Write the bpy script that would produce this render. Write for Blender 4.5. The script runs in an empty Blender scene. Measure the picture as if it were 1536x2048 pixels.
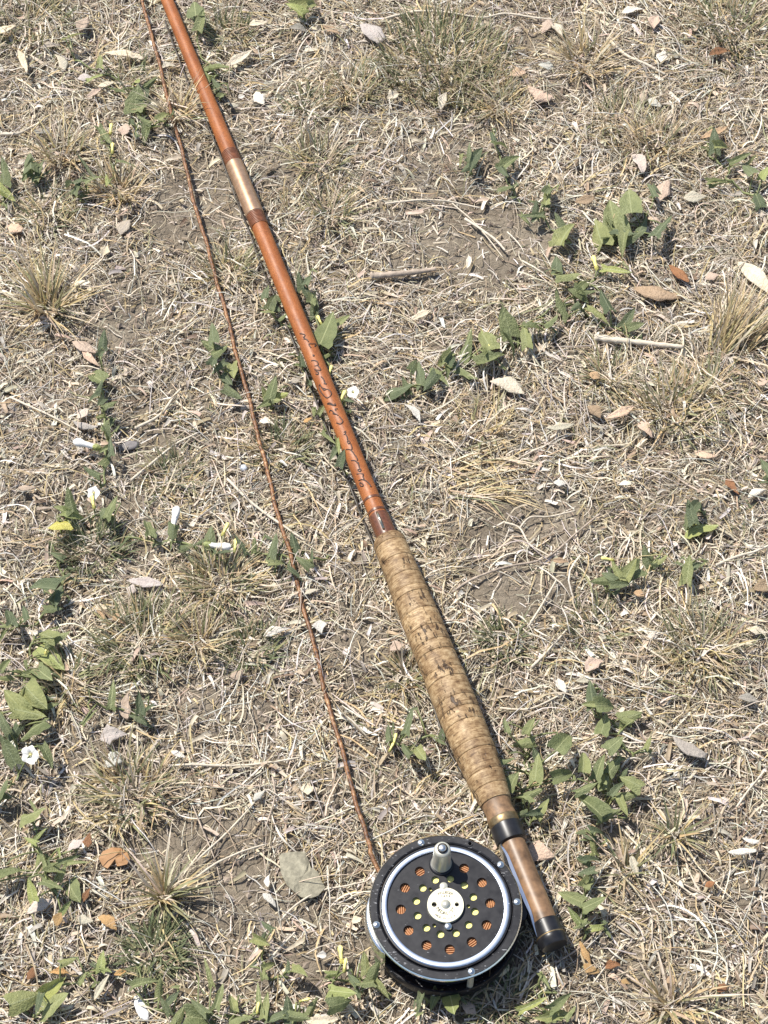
import bpy, math, random
import numpy as np
from mathutils import Vector, Matrix, Quaternion
R = math.radians
random.seed(7)
rng = np.random.default_rng(11)
sc = bpy.context.scene
COL = sc.collection

# ------------------------------------------------------------------ camera, sky, sun, exposure
CAM_H, TILT, VFOV = 0.947, R(34.5), R(32.0)
FPX = 1024 / math.tan(VFOV / 2)            # focal length in photo pixels
cam = bpy.data.cameras.new('camera')
cam.sensor_fit = 'VERTICAL'; cam.angle = VFOV
cam.clip_start = 0.02; cam.clip_end = 500
co = bpy.data.objects.new('camera', cam); COL.objects.link(co)
co.location = (0, 0, CAM_H); co.rotation_euler = (TILT, 0, 0)
sc.camera = co
SUN_EL = R(58); SH = Vector((0.80, -0.60)).normalized()      # ground direction in which shadows fall
w = bpy.data.worlds.new('World'); sc.world = w; w.use_nodes = True
nt = w.node_tree; bg = nt.nodes['Background']
sky = nt.nodes.new('ShaderNodeTexSky'); sky.sky_type = 'NISHITA'; sky.sun_disc = False
sky.sun_elevation = SUN_EL; sky.sun_rotation = math.atan2(-SH.x, -SH.y)
nt.links.new(sky.outputs[0], bg.inputs[0]); bg.inputs[1].default_value = 0.11
sl = bpy.data.lights.new('sun', 'SUN'); sl.energy = 5.0; sl.angle = R(0.53); sl.color = (1.0, 0.95, 0.87)
so = bpy.data.objects.new('sun', sl); COL.objects.link(so)
tosun = Vector((-SH.x * math.cos(SUN_EL), -SH.y * math.cos(SUN_EL), math.sin(SUN_EL)))
so.rotation_euler = tosun.to_track_quat('Z', 'Y').to_euler(); so.location = tosun * 5
vs = sc.view_settings
vs.view_transform = 'Standard'; vs.look = 'None'; vs.gamma = 1.0; vs.use_curve_mapping = False
vs.exposure = 0.52
sc.render.engine = 'CYCLES'
sc.cycles.use_adaptive_sampling = True
sc.cycles.max_bounces = 6

# ------------------------------------------------------------------ helpers
CF = Vector((0, math.sin(TILT), -math.cos(TILT))); CU = Vector((0, math.cos(TILT), math.sin(TILT)))
CO = Vector((0, 0, CAM_H))
def ray(u, v):
    return CF + Vector((1, 0, 0)) * ((u - 768) / FPX) - CU * ((v - 1024) / FPX)
def P(u, v, z=0.0):
    d = ray(u, v); return CO + d * ((z - CAM_H) / d.z)
def PX(p):
    d = Vector(p) - CO; k = d.dot(CF)
    return (768 + FPX * d.x / k, 1024 - FPX * d.dot(CU) / k, k)

class Noise:
    def __init__(s, seed, n=256):
        s.n = n; s.t = np.random.default_rng(seed).random((n, n)) * 2 - 1
    def __call__(s, x, y):
        xi = np.floor(x).astype(int); yi = np.floor(y).astype(int)
        fx = x - xi; fy = y - yi
        fx = fx * fx * (3 - 2 * fx); fy = fy * fy * (3 - 2 * fy)
        a = s.t[xi % s.n, yi % s.n]; b = s.t[(xi + 1) % s.n, yi % s.n]
        c = s.t[xi % s.n, (yi + 1) % s.n]; d = s.t[(xi + 1) % s.n, (yi + 1) % s.n]
        return (a * (1 - fx) + b * fx) * (1 - fy) + (c * (1 - fx) + d * fx) * fy
N1, N2, N3, N4 = Noise(1), Noise(2), Noise(3), Noise(4)

def soilamp(x, y):
    return np.clip(1.2 - 0.25 * np.hypot(x, y), 0, 1)
def H(x, y):
    x = np.asarray(x, float); y = np.asarray(y, float)
    h = 0.0030 * N1(x * 14, y * 14) + 0.0022 * N2(x * 37 + 9, y * 37) + 0.0013 * N3(x * 90, y * 90 + 5)
    h = h + 0.0009 * N4(x * 210, y * 210) + 0.0005 * N1(x * 340, y * 340)
    return h * soilamp(x, y)
def hz(x, y): return float(H(np.array([x]), np.array([y]))[0])

def tag(o, label=None, cat=None, group=None, kind=None):
    if label: o['label'] = label
    if cat: o['category'] = cat
    if group: o['group'] = group
    if kind: o['kind'] = kind
    return o
def link(name, me, mat=None, parent=None):
    o = bpy.data.objects.new(name, me); COL.objects.link(o)
    if mat is not None and me is not None and len(me.materials) == 0: me.materials.append(mat)
    if parent is not None: o.parent = parent
    return o
def mesh(name, verts, faces, smooth=True):
    me = bpy.data.meshes.new(name)
    me.from_pydata([tuple(v) for v in verts], [], [tuple(f) for f in faces])
    if smooth: me.polygons.foreach_set('use_smooth', [True] * len(me.polygons))
    me.update(); return me
def fastmesh(name, V, F, C=None, smooth=True):
    """V (n,3), F (m,4) quads, C (n,3) point colours"""
    me = bpy.data.meshes.new(name)
    me.vertices.add(len(V)); me.vertices.foreach_set('co', V.astype(np.float32).ravel())
    k = F.shape[1]
    me.loops.add(F.size); me.loops.foreach_set('vertex_index', F.astype(np.int32).ravel())
    me.polygons.add(len(F)); me.polygons.foreach_set('loop_start', np.arange(0, F.size, k, dtype=np.int32))
    me.polygons.foreach_set('loop_total', np.full(len(F), k, dtype=np.int32))
    me.polygons.foreach_set('use_smooth', np.full(len(F), smooth))
    if C is not None:
        a = me.attributes.new('tint', 'FLOAT_COLOR', 'POINT')
        c4 = np.ones((len(V), 4), np.float32); c4[:, :3] = C
        a.data.foreach_set('color', c4.ravel())
    me.update(calc_edges=True); return me
def empty(name, loc=(0, 0, 0), mw=None):
    o = bpy.data.objects.new(name, None); COL.objects.link(o)
    o.empty_display_size = 0.01
    if mw is not None: o.matrix_world = mw
    else: o.location = loc
    return o
def lathe(profile, seg=48, axis='z', closed=False):
    V, F = [], []
    n = len(profile)
    for r, h in profile:
        for k in range(seg):
            a = 2 * math.pi * k / seg
            if axis == 'z': V.append((r * math.cos(a), r * math.sin(a), h))
            else: V.append((h, r * math.cos(a), r * math.sin(a)))
    for i in range(n - 1 + (1 if closed else 0)):
        j = (i + 1) % n
        for k in range(seg):
            l = (k + 1) % seg
            f = (i * seg + k, i * seg + l, j * seg + l, j * seg + k)
            F.append(f if axis == 'z' else f[::-1])
    return V, F
def tube(pts, rad, seg=6, caps=True):
    pts = [Vector(p) for p in pts]; V, F = [], []
    rads = rad if isinstance(rad, (list, tuple)) else [rad] * len(pts)
    prev = None
    for i, p in enumerate(pts):
        t = (pts[min(i + 1, len(pts) - 1)] - pts[max(i - 1, 0)]).normalized()
        if prev is None:
            n = t.orthogonal().normalized()
        else:
            n = (prev - t * prev.dot(t)).normalized()
        prev = n; b = t.cross(n)
        for k in range(seg):
            a = 2 * math.pi * k / seg
            V.append(p + (n * math.cos(a) + b * math.sin(a)) * rads[i])
    for i in range(len(pts) - 1):
        for k in range(seg):
            l = (k + 1) % seg
            F.append((i * seg + k, i * seg + l, (i + 1) * seg + l, (i + 1) * seg + k))
    if caps:
        F.append(tuple(range(seg - 1, -1, -1))); F.append(tuple(range((len(pts) - 1) * seg, len(pts) * seg)))
    return V, F
def join(parts):
    V, F = [], []
    for v, f in parts:
        o = len(V); V += list(v); F += [tuple(i + o for i in q) for q in f]
    return V, F
def spline(pts, n):
    pts = [Vector(p) for p in pts]; out = []
    m = len(pts) - 1
    for i in range(n + 1):
        u = i / n * m; k = min(int(u), m - 1); t = u - k
        p0, p1, p2, p3 = pts[max(k - 1, 0)], pts[k], pts[k + 1], pts[min(k + 2, m)]
        out.append(0.5 * (2 * p1 + (p2 - p0) * t + (2 * p0 - 5 * p1 + 4 * p2 - p3) * t * t + (3 * p1 - p0 - 3 * p2 + p3) * t ** 3))
    return out

# ------------------------------------------------------------------ materials
def newmat(name):
    m = bpy.data.materials.new(name); m.use_nodes = True
    return m, m.node_tree, m.node_tree.nodes['Principled BSDF']
def nd(t, typ, **kw):
    n = t.nodes.new(typ)
    for k, v in kw.items():
        if k in n.inputs: n.inputs[k].default_value = v
        else: setattr(n, k, v)
    return n
def ramp(t, fac, stops):
    r = t.nodes.new('ShaderNodeValToRGB'); e = r.color_ramp.elements
    while len(e) > 1: e.remove(e[-1])
    e[0].position, e[0].color = stops[0][0], (*stops[0][1], 1)
    for p, c in stops[1:]:
        q = e.new(p); q.color = (*c, 1)
    t.links.new(fac, r.inputs[0]); return r.outputs[0]
def coords(t, kind='Object', scale=(1, 1, 1)):
    tc = t.nodes.new('ShaderNodeTexCoord'); mp = t.nodes.new('ShaderNodeMapping')
    mp.inputs['Scale'].default_value = scale
    t.links.new(tc.outputs[kind], mp.inputs[0]); return mp.outputs[0]
def noise(t, vec, scale, detail=4, rough=0.6):
    n = nd(t, 'ShaderNodeTexNoise', Scale=scale, Detail=detail, Roughness=rough)
    t.links.new(vec, n.inputs['Vector']); return n.outputs['Fac']
def bump(t, p, h, dist, strength=1.0):
    b = nd(t, 'ShaderNodeBump', Strength=strength, Distance=dist)
    t.links.new(h, b.inputs['Height']); t.links.new(b.outputs[0], p.inputs['Normal'])
def mixc(t, fac, a, b, mode='MIX'):
    m = t.nodes.new('ShaderNodeMix'); m.data_type = 'RGBA'; m.blend_type = mode
    for s, x in ((m.inputs[0], fac), (m.inputs[6], a), (m.inputs[7], b)):
        if hasattr(x, 'is_linked') or isinstance(x, bpy.types.NodeSocket): t.links.new(x, s)
        elif isinstance(x, (int, float)): s.default_value = x
        else: s.default_value = (*x, 1)
    return m.outputs[2]
def plain(name, col, rough=0.5, metal=0.0, var=0.15, scale=300, spec=0.5, bmp=0.0):
    m, t, p = newmat(name)
    n = noise(t, coords(t), scale, 5)
    lo = tuple(c * (1 - var) for c in col); hi = tuple(min(1, c * (1 + var)) for c in col)
    t.links.new(ramp(t, n, [(0.3, lo), (0.7, hi)]), p.inputs['Base Color'])
    p.inputs['Roughness'].default_value = rough; p.inputs['Metallic'].default_value = metal
    p.inputs['Specular IOR Level'].default_value = spec
    if bmp: bump(t, p, n, bmp)
    return m

def mat_soil():
    m, t, p = newmat('soil'); v = coords(t)
    a = noise(t, v, 22, 6); b = noise(t, v, 240, 6, 0.7); c = noise(t, v, 900, 3)
    base = ramp(t, a, [(0.3, (0.182, 0.150, 0.112)), (0.55, (0.24, 0.202, 0.153)), (0.75, (0.305, 0.260, 0.200))])
    spk = ramp(t, b, [(0.28, (0.62, 0.60, 0.58)), (0.55, (1, 1, 1)), (0.74, (1.22, 1.2, 1.16))])
    col = mixc(t, 1.0, base, spk, 'MULTIPLY')
    t.links.new(col, p.inputs['Base Color'])
    p.inputs['Roughness'].default_value = 0.95; p.inputs['Specular IOR Level'].default_value = 0.15
    vo = nd(t, 'ShaderNodeTexVoronoi', Scale=65.0); vo.feature = 'DISTANCE_TO_EDGE'
    wv = nd(t, 'ShaderNodeVectorMath', operation='ADD'); 
    nn = nd(t, 'ShaderNodeTexNoise', Scale=60.0); t.links.new(v, nn.inputs['Vector'])
    sc_ = nd(t, 'ShaderNodeVectorMath', operation='SCALE'); sc_.inputs['Scale'].default_value = 0.02
    t.links.new(nn.outputs['Color'], sc_.inputs[0]); t.links.new(v, wv.inputs[0]); t.links.new(sc_.outputs[0], wv.inputs[1])
    t.links.new(wv.outputs[0], vo.inputs['Vector'])
    crack = ramp(t, vo.outputs['Distance'], [(0.0, (0, 0, 0)), (0.06, (1, 1, 1))])
    ad = nd(t, 'ShaderNodeMath', operation='MULTIPLY_ADD'); ad.inputs[1].default_value = 0.5
    t.links.new(crack, ad.inputs[0]); 
    s2 = nd(t, 'ShaderNodeMath', operation='ADD'); t.links.new(b, s2.inputs[0]); t.links.new(c, s2.inputs[1])
    t.links.new(s2.outputs[0], ad.inputs[2])
    bump(t, p, ad.outputs[0], 0.0016, 1.0)
    return m
def mat_tint(name, trans=0.25, rough=0.55):
    """every piece carries its own colour; a little light passes through thin dry blades"""
    m, t, p = newmat(name)
    at = nd(t, 'ShaderNodeAttribute', attribute_name='tint')
    n = noise(t, coords(t), 420, 3)
    k = ramp(t, n, [(0.3, (0.78, 0.76, 0.74)), (0.65, (1.1, 1.1, 1.1))])
    col = mixc(t, 1.0, at.outputs['Color'], k, 'MULTIPLY')
    t.links.new(col, p.inputs['Base Color'])
    p.inputs['Roughness'].default_value = rough; p.inputs['Specular IOR Level'].default_value = 0.35
    if trans:
        tr = nd(t, 'ShaderNodeBsdfTranslucent'); t.links.new(col, tr.inputs[0])
        mx = t.nodes.new('ShaderNodeMixShader'); mx.inputs[0].default_value = trans
        t.links.new(p.outputs[0], mx.inputs[1]); t.links.new(tr.outputs[0], mx.inputs[2])
        t.links.new(mx.outputs[0], t.nodes['Material Output'].inputs[0])
    return m
def mat_leaf(name, dark, light, vein, trans=0.3, spots=None, rough=0.5):
    m, t, p = newmat(name)
    v = coords(t); oi = nd(t, 'ShaderNodeObjectInfo')
    ofs = nd(t, 'ShaderNodeVectorMath', operation='ADD')
    cb = nd(t, 'ShaderNodeCombineXYZ')
    ml = nd(t, 'ShaderNodeMath', operation='MULTIPLY'); ml.inputs[1].default_value = 37.0
    t.links.new(oi.outputs['Random'], ml.inputs[0]); t.links.new(ml.outputs[0], cb.inputs[0]); t.links.new(ml.outputs[0], cb.inputs[2])
    t.links.new(v, ofs.inputs[0]); t.links.new(cb.outputs[0], ofs.inputs[1])
    n = noise(t, ofs.outputs[0], 3.5, 5); n2 = noise(t, ofs.outputs[0], 14, 4)
    col = ramp(t, n, [(0.28, dark), (0.72, light)])
    rv = ramp(t, oi.outputs['Random'], [(0.0, (0.72, 0.75, 0.72)), (0.5, (1, 1, 1)), (1.0, (1.28, 1.2, 1.05))])
    col = mixc(t, 1.0, col, rv, 'MULTIPLY')
    if spots: col = mixc(t, ramp(t, n2, [(0.58, (0, 0, 0)), (0.72, (1, 1, 1))]), col, spots)
    sx = nd(t, 'ShaderNodeSeparateXYZ'); t.links.new(v, sx.inputs[0])
    ab = nd(t, 'ShaderNodeMath', operation='ABSOLUTE'); t.links.new(sx.outputs[1], ab.inputs[0])
    # side veins: slanted stripes from the midrib
    mz = nd(t, 'ShaderNodeMath', operation='MULTIPLY_ADD'); mz.inputs[1].default_value = -0.9
    t.links.new(ab.outputs[0], mz.inputs[0]); t.links.new(sx.outputs[0], mz.inputs[2])
    fr = nd(t, 'ShaderNodeMath', operation='PINGPONG'); fr.inputs[1].default_value = 0.07; t.links.new(mz.outputs[0], fr.inputs[0])
    sv = ramp(t, fr.outputs[0], [(0.0, (0.3, 0.3, 0.3)), (0.010, (0, 0, 0))])
    mv = ramp(t, ab.outputs[0], [(0.010, (1, 1, 1)), (0.024, (0, 0, 0))])
    col = mixc(t, sv, col, vein); col = mixc(t, mv, col, vein)
    t.links.new(col, p.inputs['Base Color'])
    p.inputs['Roughness'].default_value = rough; p.inputs['Specular IOR Level'].default_value = 0.45
    bump(t, p, n2, 0.012, 0.4)
    tr = nd(t, 'ShaderNodeBsdfTranslucent'); t.links.new(col, tr.inputs[0])
    mx = t.nodes.new('ShaderNodeMixShader'); mx.inputs[0].default_value = trans
    t.links.new(p.outputs[0], mx.inputs[1]); t.links.new(tr.outputs[0], mx.inputs[2])
    t.links.new(mx.outputs[0], t.nodes['Material Output'].inputs[0])
    return m
M = {}
M['soil'] = mat_soil()
M['straw'] = mat_tint('straw', 0.18); M['grass'] = mat_tint('grass', 0.25, 0.5)
M['crumb'] = mat_tint('crumb', 0.0, 0.95)
M['g'] = mat_leaf('bindweed_green', (0.175, 0.205, 0.088), (0.31, 0.335, 0.155), (0.37, 0.395, 0.20))
M['d'] = mat_leaf('bindweed_dark_green', (0.105, 0.134, 0.070), (0.185, 0.218, 0.118), (0.23, 0.26, 0.15))
M['y'] = mat_leaf('bindweed_yellow_green', (0.27, 0.31, 0.11), (0.40, 0.44, 0.17), (0.47, 0.50, 0.25))
M['Y'] = mat_leaf('bindweed_yellowed', (0.46, 0.44, 0.10), (0.60, 0.56, 0.17), (0.62, 0.58, 0.24))
DRY = {'cream': ((0.58, 0.51, 0.39), (0.74, 0.67, 0.54), (0.68, 0.58, 0.44)),
       'white': ((0.66, 0.61, 0.54), (0.82, 0.78, 0.71), (0.70, 0.64, 0.55)),
       'pink': ((0.52, 0.385, 0.295), (0.68, 0.53, 0.42), (0.60, 0.46, 0.35)),
       'tan': ((0.36, 0.25, 0.155), (0.52, 0.375, 0.245), (0.44, 0.31, 0.19)),
       'rust': ((0.235, 0.105, 0.048), (0.36, 0.185, 0.090), (0.30, 0.15, 0.07)),
       'grey': ((0.34, 0.30, 0.26), (0.47, 0.43, 0.375), (0.40, 0.35, 0.30)),
       'mauve': ((0.50, 0.43, 0.39), (0.66, 0.59, 0.54), (0.57, 0.49, 0.44)),
       'brown': ((0.33, 0.175, 0.085), (0.45, 0.26, 0.135), (0.40, 0.22, 0.10)),
       'orange': ((0.40, 0.24, 0.10), (0.56, 0.37, 0.18), (0.48, 0.31, 0.13))}
for k, (a, b, c) in DRY.items():
    M['dry_' + k] = mat_leaf('dry_leaf_' + k, a, b, c, 0.2, tuple(x * 0.72 for x in a), 0.65)
M['stem'] = plain('vine_stem', (0.17, 0.19, 0.075), 0.55, var=0.35, scale=90)
M['petal'] = plain('petal_white', (0.80, 0.77, 0.72), 0.6, var=0.06)
M['petal_y'] = plain('petal_yellow', (0.78, 0.70, 0.24), 0.55, var=0.12)
M['twig'] = plain('twig_bark', (0.36, 0.29, 0.225), 0.8, var=0.4, scale=220, bmp=0.0006)
M['twig_pale'] = plain('twig_pale', (0.55, 0.48, 0.375), 0.75, var=0.2, scale=260, bmp=0.0005)

# ------------------------------------------------------------------ ground
def axis_grid(lo, hi, step, far):
    a = list(np.arange(lo, hi + 1e-9, step)); s = step; x = a[-1]; up = []
    while x < far: s *= 1.35; x += s; up.append(x)
    s = step; x = lo; dn = []
    while x > -far: s *= 1.35; x -= s; dn.append(x)
    return np.array(dn[::-1] + a + up)
gx = axis_grid(-0.40, 0.40, 0.0026, 60); gy = axis_grid(0.22, 1.22, 0.0026, 60)
X, Y = np.meshgrid(gx, gy); Z = H(X, Y)
V = np.stack([X.ravel(), Y.ravel(), Z.ravel()], 1)
nx, ny = len(gx), len(gy)
i = np.arange(nx * ny).reshape(ny, nx)
F = np.stack([i[:-1, :-1].ravel(), i[:-1, 1:].ravel(), i[1:, 1:].ravel(), i[1:, :-1].ravel()], 1)
tag(link('ground', fastmesh('ground', V, F), M['soil']), kind='structure')

# ------------------------------------------------------------------ litter of straw and chaff
BARE = [(400, 400, 120, 95, .9), (355, 275, 55, 40, .6), (560, 335, 75, 50, .85), (250, 625, 75, 70, .85), (985, 480, 130, 95, .9), (880, 330, 110, 60, .6),
        (850, 440, 90, 70, .6), (1050, 1035, 120, 62, .9), (1060, 1180, 130, 60, .9), (390, 1690, 150, 75, .85), (490, 1800, 130, 65, .75),
        (640, 1925, 90, 55, .8), (430, 1440, 110, 45, .6), (720, 1290, 60, 90, .6), (290, 890, 70, 70, .65), (1290, 1960, 60, 50, .6),
        (740, 250, 60, 60, .5), (1010, 50, 90, 50, .6), (160, 600, 60, 60, .45), (470, 250, 60, 60, .6), (600, 1800, 110, 90, .5),
        (880, 545, 120, 40, .5), (640, 920, 90, 60, .4), (1330, 1010, 70, 50, .35), (300, 330, 80, 50, .4), (700, 1580, 110, 90, .35), (230, 990, 80, 50, .4)]
BW = []
for u, v, a, b, k in BARE:
    c = P(u, v); e = P(u + a, v); f = P(u, v - b)
    BW.append((c.x, c.y, abs(e.x - c.x), abs(f.y - c.y), k))
NB = Noise(21)
def bare(x, y):
    d = np.zeros_like(x)
    wob = 0.35 * NB(x * 40, y * 40) + 0.2 * NB(x * 110, y * 110)
    for cx, cy, a, b, k in BW:
        q = ((x - cx) / a) ** 2 + ((y - cy) / b) ** 2
        d = np.maximum(d, min(1, k * 1.05) * np.clip(1.62 - q + wob, 0, 1))
    d = np.maximum(d, np.clip(0.75 * NB(x * 23 + 50, y * 23) - 0.22, 0, 0.5))
    return d
def scatter(n, keep_bare, lo=(-0.40, 0.24), hi=(0.40, 1.20), clump=0.0, seed=0):
    g = np.random.default_rng(seed + 100)
    x = g.uniform(lo[0], hi[0], n * 3); y = g.uniform(lo[1], hi[1], n * 3)
    pr = 1 - bare(x, y) * (1 - keep_bare)
    pr[(np.hypot(x - RC.x, y - RC.y) < 0.043)] = 0
    if clump: pr = pr * (1 - clump * (0.5 + 0.5 * NB(x * 17 + 31, y * 17)))
    m = g.random(n * 3) < pr
    return x[m][:n], y[m][:n]
PAL = {'cream': (0.63, 0.545, 0.41), 'pale': (0.69, 0.63, 0.525), 'white': (0.74, 0.70, 0.63), 'tan': (0.44, 0.35, 0.235), 'gold': (0.57, 0.45, 0.245),
       'brown': (0.23, 0.168, 0.115), 'grey': (0.37, 0.33, 0.285), 'dark': (0.13, 0.10, 0.075), 'olive': (0.29, 0.285, 0.155), 'green': (0.175, 0.20, 0.105),
       'pinkish': (0.52, 0.40, 0.31)}
def palette(n, spec, g):
    k = list(spec); pr = np.array([spec[q] for q in k], float); pr /= pr.sum()
    c = np.array([PAL[q] for q in k])[g.choice(len(k), n, p=pr)]
    return np.clip(c * g.uniform(0.82, 1.15, (n, 1)) * g.uniform(0.95, 1.05, (n, 3)), 0, 0.85)
def strands(x, y, L, W, yaw, curve, arch, lift, slope, nseg, tri, colour, taper, g, wig=0.0):
    """curved strands lying on the ground; tri: 3-sided stems, else folded blades"""
    n = len(x); t = np.linspace(0, 1, nseg + 1)[None, :]
    u = (t - 0.5) * L[:, None]
    lat = curve[:, None] * L[:, None] * (4 * (t - 0.5) ** 2) * 0.25
    if wig: lat = lat + wig * L[:, None] * np.sin(t * g.uniform(4, 11, (n, 1)) + g.uniform(0, 6, (n, 1)))
    z = lift[:, None] + arch[:, None] * 4 * t * (1 - t) + slope[:, None] * (t - 0.5) * L[:, None]
    dl = np.gradient(lat, axis=1) / np.maximum(np.gradient(u, axis=1), 1e-6)
    nrm = np.sqrt(1 + dl ** 2); nxl, nyl = -dl / nrm, 1 / nrm
    tp = 1 - taper[:, None] * np.abs(t) ** 1.5
    hw = 0.5 * W[:, None] * tp
    roll = g.uniform(-0.7, 0.7, (n, 1))
    if tri:
        offs = [(math.cos(a), math.sin(a)) for a in (math.pi / 2, math.pi * 7 / 6, math.pi * 11 / 6)]
    else:
        offs = [(-1, 0.0), (0, -0.35), (1, 0.0)]
    cy, sy = np.cos(yaw)[:, None], np.sin(yaw)[:, None]
    P_ = []
    for a, b in offs:
        aa = a * np.cos(roll) - b * np.sin(roll); bb = a * np.sin(roll) + b * np.cos(roll)
        lx = u + nxl * aa * hw; ly = lat + nyl * aa * hw
        wx = x[:, None] + lx * cy - ly * sy; wy = y[:, None] + lx * sy + ly * cy
        P_.append(np.stack([wx, wy, z + bb * hw], -1))
    cx = x[:, None] + u * cy - lat * sy; cyy = y[:, None] + u * sy + lat * cy
    gz = H(cx, cyy)
    V = np.stack(P_, 2)                      # n, nseg+1, 3, 3
    V[..., 2] += gz[:, :, None]
    V = V.reshape(-1, 3)
    base = (np.arange(n) * (nseg + 1) * 3)[:, None, None] + (np.arange(nseg) * 3)[None, :, None]
    edges = [(0, 1), (1, 2), (2, 0)] if tri else [(0, 1), (1, 2)]
    F = np.concatenate([np.concatenate([base + a, base + b, base + 3 + b, base + 3 + a], 2).reshape(-1, 4) for a, b in edges])
    C = np.repeat(colour, (nseg + 1) * 3, axis=0)
    return V, F, C
def pack(parts):
    Vs, Fs, Cs, o = [], [], [], 0
    for v, f, c in parts:
        Vs.append(v); Fs.append(f + o); Cs.append(c); o += len(v)
    return np.concatenate(Vs), np.concatenate(Fs), np.concatenate(Cs)

RC = P(891, 1812, 0.0345)
def litter():
    g = np.random.default_rng(5)
    U = g.uniform
    # chaff: short broken bits
    x, y = scatter(92000, 0.10, clump=0.4, seed=1); n = len(x)
    c = palette(n, dict(cream=5, pale=3.4, white=1.8, tan=3, grey=1.5, brown=1.4, dark=0.4, gold=1.6, pinkish=0.8), g)
    chaff = strands(x, y, 0.003 + 0.013 * g.random(n) ** 2, 0.00035 + 0.0009 * g.random(n) ** 1.7, U(0, 6.28, n), U(-0.35, 0.35, n), U(0, 0.0012, n), U(0.0001, 0.0022, n), g.normal(0, 0.2, n), 2, False, c, U(0, 0.6, n), g)
    # dead blades and flakes
    x2, y2 = scatter(4600, 0.10, clump=0.3, seed=2); n = len(x2)
    c2 = palette(n, dict(cream=3, pale=3, white=1.5, tan=2.5, grey=2, pinkish=1.5, brown=1), g)
    flakes = strands(x2, y2, U(0.005, 0.015, n), U(0.0013, 0.0034, n), U(0, 6.28, n), U(-0.4, 0.4, n), U(0, 0.002, n), U(0.0008, 0.004, n), g.normal(0, 0.25, n), 4, False, c2, U(0.3, 0.95, n), g)
    V, F, C = pack([chaff, flakes])
    tag(link('chaff_litter', fastmesh('chaff_litter', V, F, C), M['straw']), 'short broken bits of pale chaff and dead leaf strewn over the soil', 'chaff', kind='stuff')
    # long straws
    x, y = scatter(19000, 0.09, clump=0.5, seed=3); n = len(x)
    c = palette(n, dict(cream=4.5, pale=3.5, white=2, tan=2, gold=1.3, grey=1.5, brown=0.7), g)
    L = 0.010 + 0.036 * g.random(n) ** 2.2
    s1 = strands(x, y, L, U(0.00035, 0.00085, n), U(0, 6.28, n), g.normal(0, 0.26, n), U(0, 0.0022, n), U(0.0008, 0.0035, n), g.normal(0, 0.09, n), 4, True, c, U(0, 0.6, n), g, 0.012)
    # arching runs of dead grass lying the same way in patches
    x, y = scatter(5600, 0.04, clump=0.95, seed=4); n = len(x)
    yaw = 3.2 * NB(x * 8 + 70, y * 8) + g.normal(0, 0.35, n)
    c = palette(n, dict(cream=4, pale=3, gold=1.6, white=2, tan=1.5, olive=0.5), g)
    s2 = strands(x, y, U(0.012, 0.036, n), U(0.0006, 0.0013, n), yaw, g.normal(0, 0.6, n), U(0.0005, 0.0045, n), U(0.001, 0.004, n), g.normal(0, 0.1, n), 5, False, c, U(0.4, 0.95, n), g, 0.012)
    # straws caught higher, over leaves and line
    x, y = scatter(1500, 0.1, clump=0.3, seed=8); n = len(x)
    c = palette(n, dict(cream=4, pale=3, white=2, gold=1.5, tan=1), g)
    s3 = strands(x, y, U(0.014, 0.045, n), U(0.0004, 0.0009, n), U(0, 6.28, n), g.normal(0, 0.3, n), U(0.002, 0.008, n), U(0.002, 0.006, n), g.normal(0, 0.12, n), 5, True, c, U(0, 0.6, n), g, 0.012)
    # hair-thin roots and fibres, also over the bare soil
    x, y = scatter(10000, 0.7, clump=0.2, seed=9); n = len(x)
    c = palette(n, dict(cream=3, pale=2, tan=2, grey=2, brown=2), g)
    s4 = strands(x, y, U(0.005, 0.022, n), U(0.0002, 0.0004, n), U(0, 6.28, n), g.normal(0, 0.9, n), U(0, 0.001, n), U(0.0003, 0.0016, n), g.normal(0, 0.05, n), 4, False, c, U(0, 0.6, n), g, 0.04)
    V, F, C = pack([s1, s2, s3, s4])
    tag(link('straw_litter', fastmesh('straw_litter', V, F, C), M['straw']), 'tangle of long pale dry grass straws lying over the ground', 'straw', kind='stuff')
    # sparse wider surroundings
    xs, ys = g.uniform(-1.5, 1.5, 19000), g.uniform(-0.9, 2.4, 19000)
    m = (np.abs(xs) > 0.38) | (ys < 0.25) | (ys > 1.18); xs, ys = xs[m], ys[m]; n = len(xs)
    c = palette(n, dict(cream=4, pale=3, tan=2, gold=1, grey=1.5, brown=1), g)
    V, F, C = strands(xs, ys, U(0.012, 0.06, n), U(0.001, 0.0026, n), U(0, 6.28, n), g.normal(0, 0.7, n), U(0, 0.005, n), U(0.001, 0.005, n), g.normal(0, 0.1, n), 3, False, c, U(0.2, 0.8, n), g)
    tag(link('far_straw_litter', fastmesh('far_straw_litter', V, F, C), M['straw']), 'thinner scatter of dry straw around the photographed patch', 'straw', kind='stuff')
    # crumbs of soil
    n = 22000; x, y = scatter(n, 1.0, seed=6); n = len(x)
    r = 0.0004 + 0.0022 * g.random(n) ** 3.5
    t_ = (1 + 5 ** .5) / 2
    ico = np.array([(1, 0, 0), (-1, 0, 0), (0, 1, 0), (0, -1, 0), (0, 0, 1), (0, 0, -1)], float)
    fc = np.array([(0, 2, 4), (2, 1, 4), (1, 3, 4), (3, 0, 4), (2, 0, 5), (1, 2, 5), (3, 1, 5), (0, 3, 5)])
    V = ico[None] * U(0.6, 1.3, (n, 6, 1)) * r[:, None, None]
    a = U(0, 6.28, n); ca, sa = np.cos(a)[:, None], np.sin(a)[:, None]
    V = np.stack([V[..., 0] * ca - V[..., 1] * sa + x[:, None], V[..., 0] * sa + V[..., 1] * ca + y[:, None], V[..., 2] * 0.8 + (H(x, y) + r * 0.35)[:, None]], -1)
    F = (np.arange(n) * 6)[:, None, None] + fc[None]
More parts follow.
